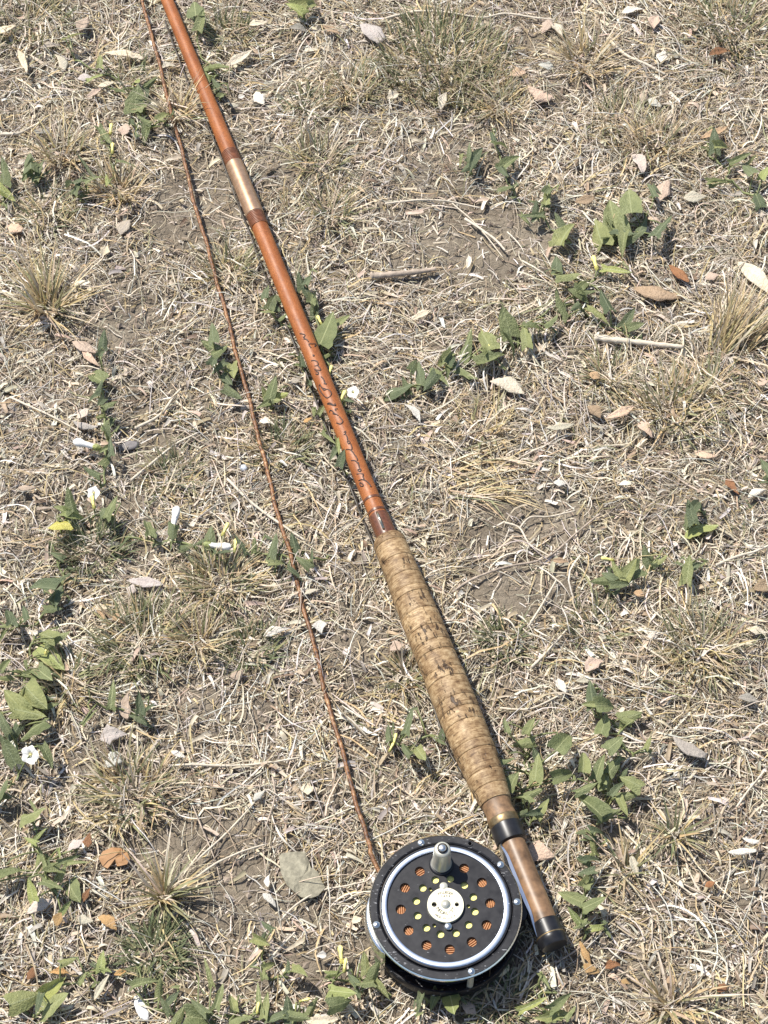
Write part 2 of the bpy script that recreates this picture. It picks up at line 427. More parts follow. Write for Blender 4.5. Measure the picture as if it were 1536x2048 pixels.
    sc3 = np.array([(0.245, 0.20, 0.157)]) * U(0.75, 1.45, (n, 1))
    pal = g.random(n) < 0.06; sc3[pal] = np.array([0.52, 0.46, 0.38])
    tag(link('soil_crumbs', fastmesh('soil_crumbs', V.reshape(-1, 3), F.reshape(-1, 3), np.repeat(sc3, 6, 0), False), M['crumb']), 'loose crumbs of grey-brown soil', 'soil', kind='stuff')
    # fine short living grass between the straw
    NG = Noise(33)
    x, y = g.uniform(-0.4, 0.4, 60000), g.uniform(0.24, 1.2, 60000)
    m = (0.5 + 0.5 * NG(x * 13, y * 13)) ** 2.2 * (1 - bare(x, y)) > g.random(60000) * 1.1
    x, y = x[m][:8500], y[m][:8500]; n = len(x)
    c = palette(n, dict(olive=3, green=2, tan=1.5, gold=1, cream=0.8, grey=0.6), g)
    V, F, C = blades(x, y, U(0.005, 0.015, n), U(0.0005, 0.0011, n), U(0, 6.28, n), U(0.3, 1.2, n), 3, c, g)
    tag(link('short_grass', fastmesh('short_grass', V, F, C), M['grass']), 'fine short olive grass growing between the straw', 'grass', kind='stuff')

def blades(x, y, L, W, yaw, lean, nseg, colour, g, bend=None, z0=None):
    """upright blades: base at x,y, leaning along yaw by lean (radians from vertical), drooping"""
    n = len(x); t = np.linspace(0, 1, nseg + 1)[None, :]
    b = g.uniform(0.2, 1.1, n) if bend is None else bend
    ang = lean[:, None] + b[:, None] * t
    dt = 1 / nseg
    rad = np.concatenate([np.zeros((n, 1)), np.cumsum(np.sin(ang[:, :-1]) * dt, 1)], 1) * L[:, None]
    hgt = np.concatenate([np.zeros((n, 1)), np.cumsum(np.cos(ang[:, :-1]) * dt, 1)], 1) * L[:, None]
    hw = 0.5 * W[:, None] * (1 - 0.93 * t ** 1.6)
    cx = x[:, None] + rad * np.cos(yaw)[:, None]; cy = y[:, None] + rad * np.sin(yaw)[:, None]
    gz = np.maximum(H(cx, cy) + 0.0015, 0) * 0 + H(cx, cy)
    zz = np.maximum(H(x, y)[:, None] - 0.001 + hgt, gz + 0.001)
    tw = g.uniform(-0.9, 0.9, (n, 1)) + math.pi / 2
    ox = np.cos(yaw[:, None] + tw) * hw; oy = np.sin(yaw[:, None] + tw) * hw
    V = np.stack([np.stack([cx - ox, cy - oy, zz], -1), np.stack([cx, cy, zz - hw * 0.35], -1), np.stack([cx + ox, cy + oy, zz], -1)], 2).reshape(-1, 3)
    base = (np.arange(n) * (nseg + 1) * 3)[:, None, None] + (np.arange(nseg) * 3)[None, :, None]
    F = np.concatenate([np.concatenate([base + a, base + c_, base + 3 + c_, base + 3 + a], 2).reshape(-1, 4) for a, c_ in ((0, 1), (1, 2))])
    return V, F, np.repeat(colour, (nseg + 1) * 3, axis=0)
litter()

# ------------------------------------------------------------------ the rod
SEAT_Z = 0.0195
A = P(1101, 1872, SEAT_Z); B0 = P(334, 0, 0.0125)
RX = (B0 - A).normalized(); RY = Vector((0, 0, 1)).cross(RX).normalized(); RZ = RX.cross(RY)
ROD = Matrix((RX, RY, RZ)).transposed().to_4x4(); ROD.translation = A
def s_at(v):
    lo, hi = -0.2, 2.5
    for _ in range(50):
        m_ = (lo + hi) / 2
        if PX(A + RX * m_)[1] > v: lo = m_
        else: hi = m_
    return lo
def r_at(v, wpx):
    p = A + RX * s_at(v); return wpx / 2 * (p - CO).length * ((p - CO).normalized().dot(CF)) / FPX
def turn(name, prof, mat, parent, seg=40, capped=True):
    pr = list(prof)
    if capped: pr = [(0.0001, pr[0][1])] + pr + [(0.0001, pr[-1][1])]
    v, f = lathe(pr, seg, 'x'); me = mesh(name, v, f)
    o = link(name, me, mat, parent)
    md = o.modifiers.new('edges', 'EDGE_SPLIT'); md.split_angle = R(40)
    return o

def mat_shaft():
    m, t, p = newmat('rod_shaft'); v = coords(t, scale=(1, 3, 3)); 
    n = noise(t, v, 60, 5); f = noise(t, coords(t), 1500, 2)
    c = ramp(t, n, [(0.25, (0.20, 0.060, 0.016)), (0.5, (0.285, 0.092, 0.024)), (0.75, (0.36, 0.130, 0.040))])
    k = ramp(t, f, [(0.33, (0.58, 0.55, 0.52)), (0.67, (1.28, 1.3, 1.35))])
    t.links.new(mixc(t, 0.8, c, k, 'MULTIPLY'), p.inputs['Base Color'])
    rr = ramp(t, noise(t, coords(t), 180, 4), [(0.3, (0.38,) * 3), (0.7, (0.58,) * 3)])
    t.links.new(rr, p.inputs['Roughness']); p.inputs['Specular IOR Level'].default_value = 0.4
    bump(t, p, f, 0.0001, 0.35)
    return m
def mat_cork():
    m, t, p = newmat('cork'); v = coords(t)
    oi = nd(t, 'ShaderNodeObjectInfo')
    base = ramp(t, noise(t, coords(t, scale=(1.6, 1, 1)), 210, 8, 0.72), [(0.30, (0.13, 0.075, 0.036)), (0.45, (0.305, 0.20, 0.102)), (0.57, (0.46, 0.335, 0.19)), (0.74, (0.64, 0.505, 0.325))])
    tone = ramp(t, oi.outputs['Random'], [(0, (0.62, 0.58, 0.54)), (1, (1.0, 0.98, 0.94))])
    base = mixc(t, 1.0, base, tone, 'MULTIPLY')
    fine = ramp(t, noise(t, coords(t, scale=(12, 1, 1)), 150, 6, 0.75), [(0.41, (0.36, 0.28, 0.21)), (0.50, (1, 1, 1))])
    base = mixc(t, 0.75, base, fine, 'MULTIPLY')
    pits = noise(t, coords(t, scale=(1, 2.6, 2.6)), 170, 4, 0.6)
    pit = ramp(t, pits, [(0.565, (0, 0, 0)), (0.60, (1, 1, 1))])
    clus = ramp(t, noise(t, v, 60, 3), [(0.47, (0, 0, 0)), (0.56, (1, 1, 1))])
    pit = mixc(t, 1.0, pit, clus, 'MULTIPLY')
    base = mixc(t, pit, base, (0.060, 0.036, 0.020))
    grime = ramp(t, noise(t, v, 30, 4), [(0.45, (1, 1, 1)), (0.72, (0.46, 0.38, 0.31))])
    base = mixc(t, 0.85, base, grime, 'MULTIPLY')
    t.links.new(base, p.inputs['Base Color']); p.inputs['Roughness'].default_value = 0.6
    p.inputs['Specular IOR Level'].default_value = 0.35
    iv = nd(t, 'ShaderNodeMath', operation='SUBTRACT'); iv.inputs[0].default_value = 1.0
    t.links.new(pit, iv.inputs[1]); bump(t, p, iv.outputs[0], 0.0007, 0.9)
    return m
M['shaft'] = mat_shaft(); M['cork'] = mat_cork()
M['wrap'] = plain('thread_wrap_brown', (0.115, 0.042, 0.02), 0.35, var=0.35, scale=500)
M['sleeve'] = plain('worn_sleeve', (0.40, 0.25, 0.155), 0.38, 0.6, var=0.22, scale=260)
M['ink'] = plain('pen_ink', (0.035, 0.016, 0.012), 0.5, var=0.1)
M['keeper'] = plain('keeper_metal', (0.55, 0.48, 0.36), 0.25, 1.0)
M['seatwood'] = plain('seat_barrel', (0.18, 0.105, 0.056), 0.42, var=0.6, scale=120, spec=0.4)
M['windtan'] = plain('stained_cork', (0.185, 0.108, 0.055), 0.55, var=0.5, scale=260)
M['hoodblack'] = plain('black_hood', (0.014, 0.014, 0.016), 0.36, var=0.5, scale=160, spec=0.4)
M['brass'] = plain('dull_brass', (0.24, 0.175, 0.095), 0.42, 0.8, var=0.4)

rod = empty('fly_rod', mw=ROD)
tag(rod, 'orange-brown fly rod with cork grip and handwritten shaft lying diagonally on dry grass', 'fishing rod')
def prof(pts, bulge=0.0): return [(r_at(v, w_), s_at(v)) for v, w_ in pts]
SHW = [(1079, 38), (1000, 36), (560, 34.5), (440, 33.5), (300, 31.5), (0, 24.5)]
pr = prof(SHW); tip = (0.0030, pr[-1][1] + 0.75); 
shaft = turn('shaft', pr + [tip], M['shaft'], rod, 32)
def shaft_r(s):
    q = sorted((b, a) for a, b in pr + [tip])
    return float(np.interp(s, [a for a, _ in q], [b for _, b in q]))
def collar(name, v0, v1, extra, mat, parent, lip=0.0004):
    s0, s1 = s_at(v0), s_at(v1)
    return turn(name, [(shaft_r(s0) + extra * .4, s0), (shaft_r(s0) + extra, s0 + lip), (shaft_r(s1) + extra, s1 - lip), (shaft_r(s1) + extra * .4, s1)], mat, parent, 32)
collar('ferrule_sleeve', 431, 329, 0.0007, M['sleeve'], rod)
for a, b in ((329, 306), (455, 431)):
    s0, s1 = s_at(b), s_at(a); n_ = 9        # thread turns
    pts = []
    for k in range(n_):
        c0 = s0 + (s1 - s0) * k / n_; c1 = s0 + (s1 - s0) * (k + 1) / n_
        pts += [(shaft_r(c0) + 0.0001, c0), (shaft_r(c0) + 0.0005, c0 * .7 + c1 * .3), (shaft_r(c0) + 0.0005, c0 * .3 + c1 * .7)]
    turn('thread_wrap', pts, plain('thread_wrap', (0.20, 0.075, 0.033), 0.4, var=0.3) if a == 329 else bpy.data.materials['thread_wrap'], rod, 32)
for a in (1002, 1026):
    collar('thread_band', a + 2.4, a - 2.4, 0.0003, M['wrap'], rod, 0.0002)
collar('winding_wrap', 1084, 1032, 0.0007, M['wrap'], rod)
# hook keeper: a small wire loop standing on the wrap
sk, sk2 = s_at(1064), s_at(1040); rk = shaft_r(sk) + 0.0006
up = (CO - (A + RX * sk)).normalized(); up = (up - RX * up.dot(RX)).normalized()
ul = Vector((0, up.dot(RY), up.dot(RZ)))
pts = [Vector((sk - 0.002 + (sk2 - sk + 0.004) * k / 10, 0, 0)) + ul * (rk + 0.0028 * math.sin(math.pi * k / 10)) for k in range(11)]
v, f = tube(pts, 0.0008, 8); link('hook_keeper', mesh('hook_keeper', v, f), M['keeper'], rod)

# cork grip: core and separate cork rings
GP = [(1078, 58), (1086, 66), (1130, 69), (1180, 75), (1240, 79), (1300, 80), (1380, 85), (1450, 86), (1510, 84), (1560, 77), (1590, 69), (1606, 65)]
gs = sorted((s_at(v), r_at(v, w_)) for v, w_ in GP)
def grip_r(s): return float(np.interp(s, [a for a, _ in gs], [b for _, b in gs]))
g0, g1 = gs[0][0], gs[-1][0]
core = turn('cork_grip', [(grip_r(g0 + (g1 - g0) * k / 16) - 0.0006, g0 + 0.0003 + (g1 - g0 - 0.0006) * k / 16) for k in range(17)], M['windtan'], rod, 36)
nr = 19; cuts = [g0 + (g1 - g0) * (k + (0 if k in (0, nr) else random.uniform(-.38, .38))) / nr for k in range(nr + 1)]
for k in range(nr):
    a, b = cuts[k] + 0.00004, cuts[k + 1] - 0.00004; e = 0.00030; jit = random.uniform(-0.00012, 0.00012)
    pts = [(grip_r(a) - 0.0011, a), (grip_r(a) - 0.00012 + jit, a + 0.00006), (grip_r(a) + jit, a + e)]
    pts += [(grip_r(a + (b - a) * q) + jit + random.uniform(-0.0001, 0.0001), a + (b - a) * q) for q in (0.25, 0.5, 0.75)]
    pts += [(grip_r(b) + jit, b - e), (grip_r(b) - 0.00012 + jit, b - 0.00006), (grip_r(b) - 0.0011, b)]
    v, f = lathe(pts, 44, 'x'); link('cork_ring', mesh('cork_ring', v, f), M['cork'], core)
def ringpart(name, pts, mat, par=rod, seg=44): return turn(name, sorted(prof(pts), key=lambda q: q[1]), mat, par, seg)
# reel seat
ringpart('tapered_collar', [(1605, 61), (1612, 59), (1626, 58), (1630, 60), (1638, 61)], M['windtan'])
ringpart('brass_ring', [(1637, 60), (1638.5, 62.5), (1642, 63), (1650, 63), (1652, 61)], M['brass'])
ringpart('black_band', [(1651, 60), (1652.5, 63), (1680, 64), (1684, 63), (1686, 56)], M['hoodblack'])
ringpart('seat_barrel', [(1684, 50), (1690, 51), (1760, 51), (1850, 52)], M['seatwood'])
cap = ringpart('butt_cap', [(1843, 52), (1845, 57), (1868, 58), (1872, 58), (1873, 59), (1880, 60), (1882, 58.5), (1890, 57), (1893, 53)], M['hoodblack'])
v, f = lathe(sorted(prof([(1871, 56), (1872, 60.2), (1874, 60.2), (1875, 56)]), key=lambda q: q[1]), 44, 'x')
link('brass_edge', mesh('brass_edge', v, f), M['brass'], cap)

# handwriting in dark pen on the shaft
def on_shaft(u, v_, lift=0.00012):
    d = ray(u, v_).normalized(); s = s_at(v_)
    for _ in range(4):
        r = shaft_r(s) + lift
        o = CO - A; d2 = d - RX * d.dot(RX); o2 = o - RX * o.dot(RX)
        a = d2.dot(d2); b = 2 * o2.dot(d2); c = o2.dot(o2) - r * r
        q = b * b - 4 * a * c
        if q < 0: return None
        t_ = (-b - math.sqrt(q)) / (2 * a); p = o + d * t_; s = p.dot(RX)
    return Vector((p.dot(RX), p.dot(RY), p.dot(RZ)))
S1 = [[(60, 110), (100, 115), (125, 125), (120, 150), (105, 155), (130, 175), (160, 195)], [(110, 178), (150, 185), (170, 215)],
      [(205, 290), (175, 245), (215, 240), (265, 245), (250, 275)], [(228, 378), (245, 390), (232, 394), (228, 378)],
      [(205, 455), (245, 450), (285, 470), (290, 510), (250, 520)], [(290, 515), (320, 555), (320, 575), (260, 570), (250, 560)],
      [(265, 590), (295, 600), (290, 630), (265, 620)], [(330, 655), (360, 685), (380, 735), (400, 750), (365, 745)],
      [(385, 810), (345, 800), (315, 758), (305, 790), (330, 850), (380, 910), (415, 925), (455, 895), (455, 850), (410, 815), (370, 830), (345, 795)],
      [(510, 1020), (480, 1010), (440, 990), (410, 1002), (470, 1016), (515, 1022), (505, 995)], [(545, 1065), (510, 1070), (522, 1090)],
      [(440, 1110), (445, 1085), (470, 1090), (500, 1120), (550, 1150)], [(480, 1125), (512, 1136)]]
S2 = [[(245, 210), (290, 270), (260, 305), (210, 290)], [(300, 440), (320, 430), (325, 400), (300, 410)], [(320, 430), (345, 470), (350, 510)],
      [(345, 525), (370, 520), (380, 545), (360, 555), (345, 525)], [(390, 560), (405, 600), (405, 630)],
      [(330, 630), (380, 630), (410, 655), (435, 690), (470, 740), (475, 770)], [(395, 770), (440, 770), (470, 790), (490, 815), (485, 795), (465, 800)],
      [(490, 815), (500, 860), (520, 890), (505, 910), (480, 885), (515, 880)], [(465, 940), (545, 940), (545, 975), (560, 1005)],
      [(490, 1025), (530, 1010), (580, 1025), (625, 1065), (650, 1105)], [(510, 1045), (545, 1075), (545, 1095), (520, 1095), (505, 1070), (510, 1045)]]
strokes = [[(590 + a / 6.35, 650 + b / 6.35) for a, b in s] for s in S1] + [[(640 + a / 6.35, 800 + b / 6.35) for a, b in s] for s in S2]
parts = []
for s in strokes:
    pts = [p for p in (on_shaft(a, b) for a, b in s) if p is not None]
    if len(pts) > 1: parts.append(tube(spline(pts, 4 * len(pts)), 0.00040, 5))
v, f = join(parts); tag(link('handwriting', mesh('handwriting', v, f), M['ink'], shaft), 'faded cursive handwriting in dark ink along the shaft')

# ------------------------------------------------------------------ the reel
reel = empty('fly_reel', (RC.x, RC.y, 0.0055))
tag(reel, 'black fly reel with silver ring and perforated spool below the rod handle', 'fishing reel')
def mat_reelblack(name, wear):
    m, t, p = newmat(name); v = coords(t)
    n = noise(t, v, 160, 5); s = noise(t, coords(t, scale=(1, 6, 1)), 260, 4)
    c = ramp(t, n, [(0.3, (0.008, 0.008, 0.010)), (0.7, (0.016, 0.016, 0.019))])
    wr = ramp(t, s, [(0.70 - wear, (0, 0, 0)), (0.74 - wear * .9, (1, 1, 1))])
    c = mixc(t, wr, c, (0.40, 0.40, 0.41)); t.links.new(c, p.inputs['Base Color'])
    rr = ramp(t, n, [(0.3, (0.34,) * 3), (0.7, (0.5,) * 3)]); t.links.new(rr, p.inputs['Roughness'])
    p.inputs['Specular IOR Level'].default_value = 0.35
    return m
M['rblack'] = mat_reelblack('reel_black', 0.0); M['rworn'] = mat_reelblack('reel_black_worn', 0.055)
M['chrome'] = plain('chrome', (0.78, 0.79, 0.80), 0.2, 1.0, var=0.06)
M['silver'] = plain('satin_silver', (0.52, 0.58, 0.68), 0.36, 0.95, var=0.07, scale=500)
M['nickel'] = plain('nickel_knob', (0.56, 0.54, 0.45), 0.42, 0.45, var=0.12, scale=200)
M['plate'] = plain('pale_plate', (0.70, 0.66, 0.50), 0.4, 0.35, var=0.10, scale=220)
M['coil'] = plain('wound_line_orange', (0.40, 0.185, 0.075), 0.55, var=0.35, scale=700)
M['backing'] = plain('yellow_backing', (0.84, 0.78, 0.24), 0.55, var=0.1, scale=600)
M['steel'] = plain('screw_steel', (0.70, 0.69, 0.66), 0.28, 1.0, var=0.1)
mm = 0.001
def ring(name, pr_, mat, parent=reel, seg=96, closed=True):
    v, f = lathe([(a * mm, b * mm) for a, b in pr_], seg, 'z', closed)
    o = link(name, mesh(name, v, f), mat, parent)
    md = o.modifiers.new('edges', 'EDGE_SPLIT'); md.split_angle = R(35); return o
ring('back_plate', [(0.1, 0), (36, 0), (40.4, 0.6), (41.2, 2), (41.2, 8.2), (40.7, 9.0), (39.6, 9.0), (38.8, 3), (0.1, 3)], M['rworn'])
fr = ring('frame_ring', [(36.2, 26.2), (40.4, 26.2), (41.1, 26.8), (41.1, 28.6), (40.5, 29.2), (37.0, 29.2), (36.2, 28.6)], M['rworn'])
ring('rim_edge', [(40.75, 26.9), (41.35, 27.0), (41.35, 28.4), (40.75, 29.1)], M['chrome'], fr)
spool = ring('spool', [(11, 4), (33.6, 4), (35, 4.6), (35, 5.6), (33, 6.4), (11.4, 6.6), (11.4, 25), (11, 25)], M['rblack'])
ring('spool_rim', [(34.3, 26.4), (35.7, 26.4), (35.9, 28.2), (35.4, 29.4), (34.7, 29.5), (34.3, 29.0)], M['rblack'])
ring('silver_ring', [(31.5, 28.6), (31.7, 29.9), (32.4, 30.15), (34.0, 29.9), (34.5, 29.4), (34.5, 28.2), (31.5, 28.2)], M['silver'])
# wound line and backing seen through the holes
tp = [(19.6, 8)]
for k in range(10):
    r0 = 19.7 + k * 1.15; tp += [(r0, 26.2), (r0 + 0.35, 27.1), (r0 + 0.8, 27.1), (r0 + 1.1, 26.2)]
tp += [(31.2, 24.2)] + [(31.0 + (0.5 if k % 2 else 0), 24 - k * 1.0) for k in range(16)]
ring('wound_line', tp, M['coil'])
ring('line_backing', [(11.6, 8), (19.4, 8), (19.4, 27.0), (11.6, 27.0)], M['backing'])
# perforated face: flat curve with holes, extruded
def plate_with_holes(name, outer, holes, z0, z1, mat, parent):
    cu = bpy.data.curves.new(name, 'CURVE'); cu.dimensions = '2D'; cu.fill_mode = 'BOTH'
    cu.extrude = (z1 - z0) / 2; cu.bevel_depth = 0.00015; cu.bevel_resolution = 1
    def circ(cx, cy, r, n):
        sp = cu.splines.new('POLY'); sp.points.add(n - 1); sp.use_cyclic_u = True
        for k in range(n):
            a = 2 * math.pi * k / n; sp.points[k].co = (cx + r * math.cos(a), cy + r * math.sin(a), 0, 1)
    circ(0, 0, outer, 96)
    for cx, cy, r in holes: circ(cx, cy, r, 24)
    tmp = bpy.data.objects.new(name, cu); COL.objects.link(tmp)
    dg = bpy.context.evaluated_depsgraph_get()
    me = bpy.data.meshes.new_from_object(tmp.evaluated_get(dg))
    bpy.data.objects.remove(tmp); me.name = name; me.materials.clear()
    o = link(name, me, mat, parent); o.location.z = (z0 + z1) / 2
    return o
KA = 94.2
holes = []
for k in range(1, 12):
    a = R(KA + 30 * k); holes.append((0.0242 * math.cos(a), 0.0242 * math.sin(a), 0.0028))
for k in range(12):
    a = R(KA + 15 + 30 * k); holes.append((0.0160 * math.cos(a), 0.0160 * math.sin(a), 0.00215))
for a, r in ((130, .0125), (240, .0125), (0, .0123)):
    holes.append((r * math.cos(R(a)), r * math.sin(R(a)), 0.0011))
face = plate_with_holes('spool_face', 0.0318, holes, 0.0276, 0.0286, M['rblack'], reel)
# handle knob
kx, ky = 0.0242 * math.cos(R(KA)), 0.0242 * math.sin(R(KA))
v, f = lathe([(0.0001, .0286), (.0068, .0286), (.0066, .0296), (.0058, .0300), (.0001, .0300)], 40)
o = link('knob_base', mesh('knob_base', v, f), M['rblack'], reel); o.location = (kx, ky, 0)
v, f = lathe([(0.0001, .0300), (.0054, .0300), (.0056, .0306), (.0052, .0313), (.0051, .0325), (.0049, .0400), (.0046, .0475), (.0041, .0492), (.0030, .0495), (0.0001, .0495)], 40)
kb = link('handle_knob', mesh('handle_knob', v, f), M['nickel'], reel); kb.location = (kx, ky, 0)
v, f = lathe([(0.0001, .0490), (.0029, .0490), (.0029, .0502), (.0024, .0504), (.0001, .0504)], 28)
link('knob_rim', mesh('knob_rim', v, f), M['rblack'], kb)
v, f = lathe([(0.0001, .0500), (.0022, .0500), (.0021, .0509), (.0012, .0514), (.0001, .0514)], 28)
link('knob_screw', mesh('knob_screw', v, f), M['steel'], kb)
# latch plate with its raised lettering
hub = plate_with_holes('latch_plate', 0.0097, [(-0.0061, 0.0002, 0.0015), (0.0061, 0.0002, 0.0013)], 0.0288, 0.0306, M['plate'], reel)
v, f = lathe([(0.0001, 0.0), (.0023, 0.0), (.0023, .0016), (.0018, .0021), (.0001, .0022)], 28)
o = link('latch_tab', mesh('latch_tab', v, f), M['nickel'], reel); o.location = (-0.0008, 0.0108, 0.0287)
o = link('hub_screw', bpy.data.meshes['latch_tab'].copy(), None, reel); o.location = (0.0012, -0.0118, 0.0286); o.scale = (.9, .9, 1)
o.data.materials.clear(); o.data.materials.append(M['steel'])
v, f = lathe([(0.0001, .0), (.0026, .0), (.0026, .0004), (.0018, .0005), (.0017, .0011), (.0001, .0012)], 28)
o = link('spindle_end', mesh('spindle_end', v, f), M['nickel'], reel); o.location = (0, 0.0003, 0.0306)
o = link('plate_recess', mesh('plate_recess', *lathe([(0.0001, 0), (.0016, 0), (.0016, .0003), (.0001, .0003)], 20)), M['rblack'], reel); o.location = (-0.0061, .0002, .0287)
M['etch'] = plain('etched_lettering', (0.055, 0.048, 0.034), 0.5, var=0.2)
def lettering(txt, size, place):
    parts = []
    dg = None
    for i_, ch in enumerate(txt):
        if ch == ' ': continue
        cu = bpy.data.curves.new('t', 'FONT'); cu.body = ch; cu.size = size; cu.align_x = 'CENTER'; cu.align_y = 'CENTER'; cu.extrude = 0.00006
        tmp = bpy.data.objects.new('t', cu); COL.objects.link(tmp)
        me = bpy.data.meshes.new_from_object(tmp.evaluated_get(bpy.context.evaluated_depsgraph_get()))
        bpy.data.objects.remove(tmp)
        x, y, a = place(i_, len(txt)); c, s = math.cos(a), math.sin(a)
        parts.append(([(p.co.x * c - p.co.y * s + x, p.co.x * s + p.co.y * c + y, p.co.z) for p in me.vertices], [tuple(q.vertices) for q in me.polygons]))
    return join(parts)
def straight(y, pitch): return lambda i_, n: ((i_ - (n - 1) / 2) * pitch, y, 0)
def arc(r, step, top): 
    def fn(i_, n):
        a = (i_ - (n - 1) / 2) * step
        if top: return (r * math.sin(a), r * math.cos(a), -a)
        return (r * math.sin(a), -r * math.cos(a), a)
    return fn
v, f = join([lettering('PFLUEGER', .0021, arc(.0070, .150, True)), lettering('1494', .0020, straight(.0048, .0014)),
             lettering('MEDALIST', .0026, arc(.0048, .30, False)), lettering('MADE IN U.S.A.', .0016, arc(.0078, .115, False))])
o = tag(link('lettering', mesh('lettering', v, f, False), M['etch'], hub), 'small dark lettering stamped round the pale plate'); o.location.z = 0.00112
# pillars with their screw heads
for k, a in enumerate((109.1, 37.8, 3.3, -70.4, 196.0)):
    x, y = 38.7 * mm * math.cos(R(a)), 38.7 * mm * math.sin(R(a))
    v, f = lathe([(0.0001, .003), (.0019, .003), (.0017, .008), (.0017, .024), (.0019, .0264), (.0001, .0264)], 20)
    o = link('pillar', mesh('pillar', v, f), M['nickel'], reel); o.location = (x, y, 0)
    v, f = lathe([(.0001, .0288), (.0021, .0288), (.0021, .0294), (.0016, .0300), (.0001, .0302)], 20)
    o2 = link('screw_head', mesh('screw_head', v, f), M['steel'], o)
o = link('small_screw', mesh('small_screw', *lathe([(.0001, .029), (.0017, .029), (.0016, .0295), (.0010, .0296), (.0009, .0292), (.0001, .0292)], 20)), M['rblack'], reel)
o.location = (38.7 * mm * math.cos(R(68.5)), 38.7 * mm * math.sin(R(68.5)), 0)
# chrome line guard at the left
V, F = [], []
for k in range(15):
    a = R(170 + 48 * k / 14)
    wv_ = math.sin(math.pi * k / 14) ** .5
    for r_, z_ in ((.0413, .0262), (.0413 + .0024 * wv_, .0235), (.0413 + .0030 * wv_, .0150), (.0413 + .0018 * wv_, .0065), (.0412, .0045), (.0405, .0060), (.0407, .0250)):
        V.append((r_ * math.cos(a), r_ * math.sin(a), z_))
for k in range(14):
    for q in range(7):
        q2 = (q + 1) % 7; F.append((k * 7 + q, (k + 1) * 7 + q, (k + 1) * 7 + q2, k * 7 + q2))
link('line_guard', mesh('line_guard', V, F), M['chrome'], reel)
# reel foot running along the seat, in reel space (axes aligned with the world)
sr = (Vector((RC.x, RC.y, SEAT_Z)) - A).dot(RX)            # reel centre along the rod
def RL(s, y, z): 
    p = A + RX * s + RY * y + RZ * z; return p - Vector((RC.x, RC.y, 0.0055))
br = r_at(1760, 51)
V, F = [], []
nS = 22; s0, s1 = s_at(1868), s_at(1672)
for k in range(nS + 1):
    s = s0 + (s1 - s0) * k / nS; q = k / nS; e = min(q, 1 - q)
    hwid = 0.0052 * (0.45 + 0.55 * min(1, e * 5)); th = 0.0006 + 0.0013 * min(1, e * 3.2)
    for j in range(7):
        zz = hwid * (j / 3 - 1); yy = math.sqrt(max(0, (br + 0.0003) ** 2 - zz * zz * 0.8))
        V.append(RL(s, yy, zz))
    for j in range(7):
        zz = hwid * (j / 3 - 1); yy = math.sqrt(max(0, (br + 0.0003) ** 2 - zz * zz * 0.8))
        V.append(RL(s, yy + th, zz))
for k in range(nS):
    a, b = k * 14, (k + 1) * 14
    for j in range(6):
        F.append((a + j, a + j + 1, b + j + 1, b + j)); F.append((a + 7 + j, b + 7 + j, b + 8 + j, a + 8 + j))
    F.append((a, b, b + 7, a + 7)); F.append((a + 6, a + 13, b + 13, b + 6))
F.append(tuple(range(7)) + tuple(range(13, 6, -1))); e_ = nS * 14; F.append(tuple(range(e_ + 6, e_ - 1, -1)) + tuple(range(e_ + 7, e_ + 14)))
ft = link('reel_foot', mesh('reel_foot', V, F), M['chrome'], reel); ft.modifiers.new('edges', 'EDGE_SPLIT')
dR = (Vector((RC.x, RC.y, SEAT_Z)) - A).dot(RY)
V = []
for s_, y_, z_ in [(a, b, c) for b in (br + 0.001, dR - 0.0405) for a in (-1, 1) for c in (-1, 1)]:
    k_ = 0.014 if y_ == br + 0.001 else 0.017
    V.append(RL(sr + s_ * k_, y_, z_ * 0.0045))
v2 = [RL(sr + a * 0.017, dR - 0.0405 + 0.004, c * 0.0045) for a in (-1, 1) for c in (-1, 1)]
V += v2
F = [(0, 1, 3, 2), (0, 4, 5, 1), (2, 3, 7, 6), (0, 2, 6, 4), (1, 5, 7, 3), (4, 8, 9, 5), (6, 7, 11, 10), (4, 6, 10, 8), (5, 9, 11, 7), (8, 10, 11, 9)]
link('foot_stem', mesh('foot_stem', V, F, False), M['rblack'], reel)

# ------------------------------------------------------------------ the lines
def mat_line():
    m, t, p = newmat('fly_line'); v = coords(t)
    n = noise(t, v, 380, 6, 0.75); b = noise(t, v, 60, 3)
    c = ramp(t, n, [(0.36, (0.035, 0.017, 0.010)), (0.47, (0.155, 0.066, 0.026)), (0.56, (0.25, 0.115, 0.045)), (0.66, (0.48, 0.31, 0.16))])
    c = mixc(t, 1.0, c, ramp(t, b, [(0.35, (0.75, 0.75, 0.75)), (0.65, (1.15, 1.15, 1.1))]), 'MULTIPLY')
    t.links.new(c, p.inputs['Base Color']); p.inputs['Roughness'].default_value = 0.5
    bump(t, p, n, 0.0004, 0.7); return m
M['line'] = mat_line()
LP = [(800, 1800, .017), (764, 1752, .016), (748, 1722, .0150), (735, 1680, .0125), (700, 1560, .0085), (655, 1400, .006), (620, 1262, .006), (580, 1112, .006), (546, 990, .0065), (519, 880, .006), (490, 770, .0065), (455, 640, .006), (425, 530, .0065), (393, 420, .006), (360, 290, .007), (321, 140, .007), (285, 0, .008), (250, -140, .008), (200, -330, .008)]
pts = []
for u, v_, z in LP:
    p = P(u, v_, z); pts.append(p)
sp = spline(pts, 400)
for k, p in enumerate(sp):
    fall = min(1, max(0, (k - 30) / 30))
    p.x += fall * 0.0004 * math.sin(k * 0.21) + fall * 0.0002 * math.sin(k * .53)
    if k > 60: p.z = max(p.z, hz(p.x, p.y) + 0.0045 + 0.0012 * math.sin(k * .17))
fine = []
for k in range(len(sp) - 1):
    for j in range(3): fine.append(sp[k].lerp(sp[k + 1], j / 3))
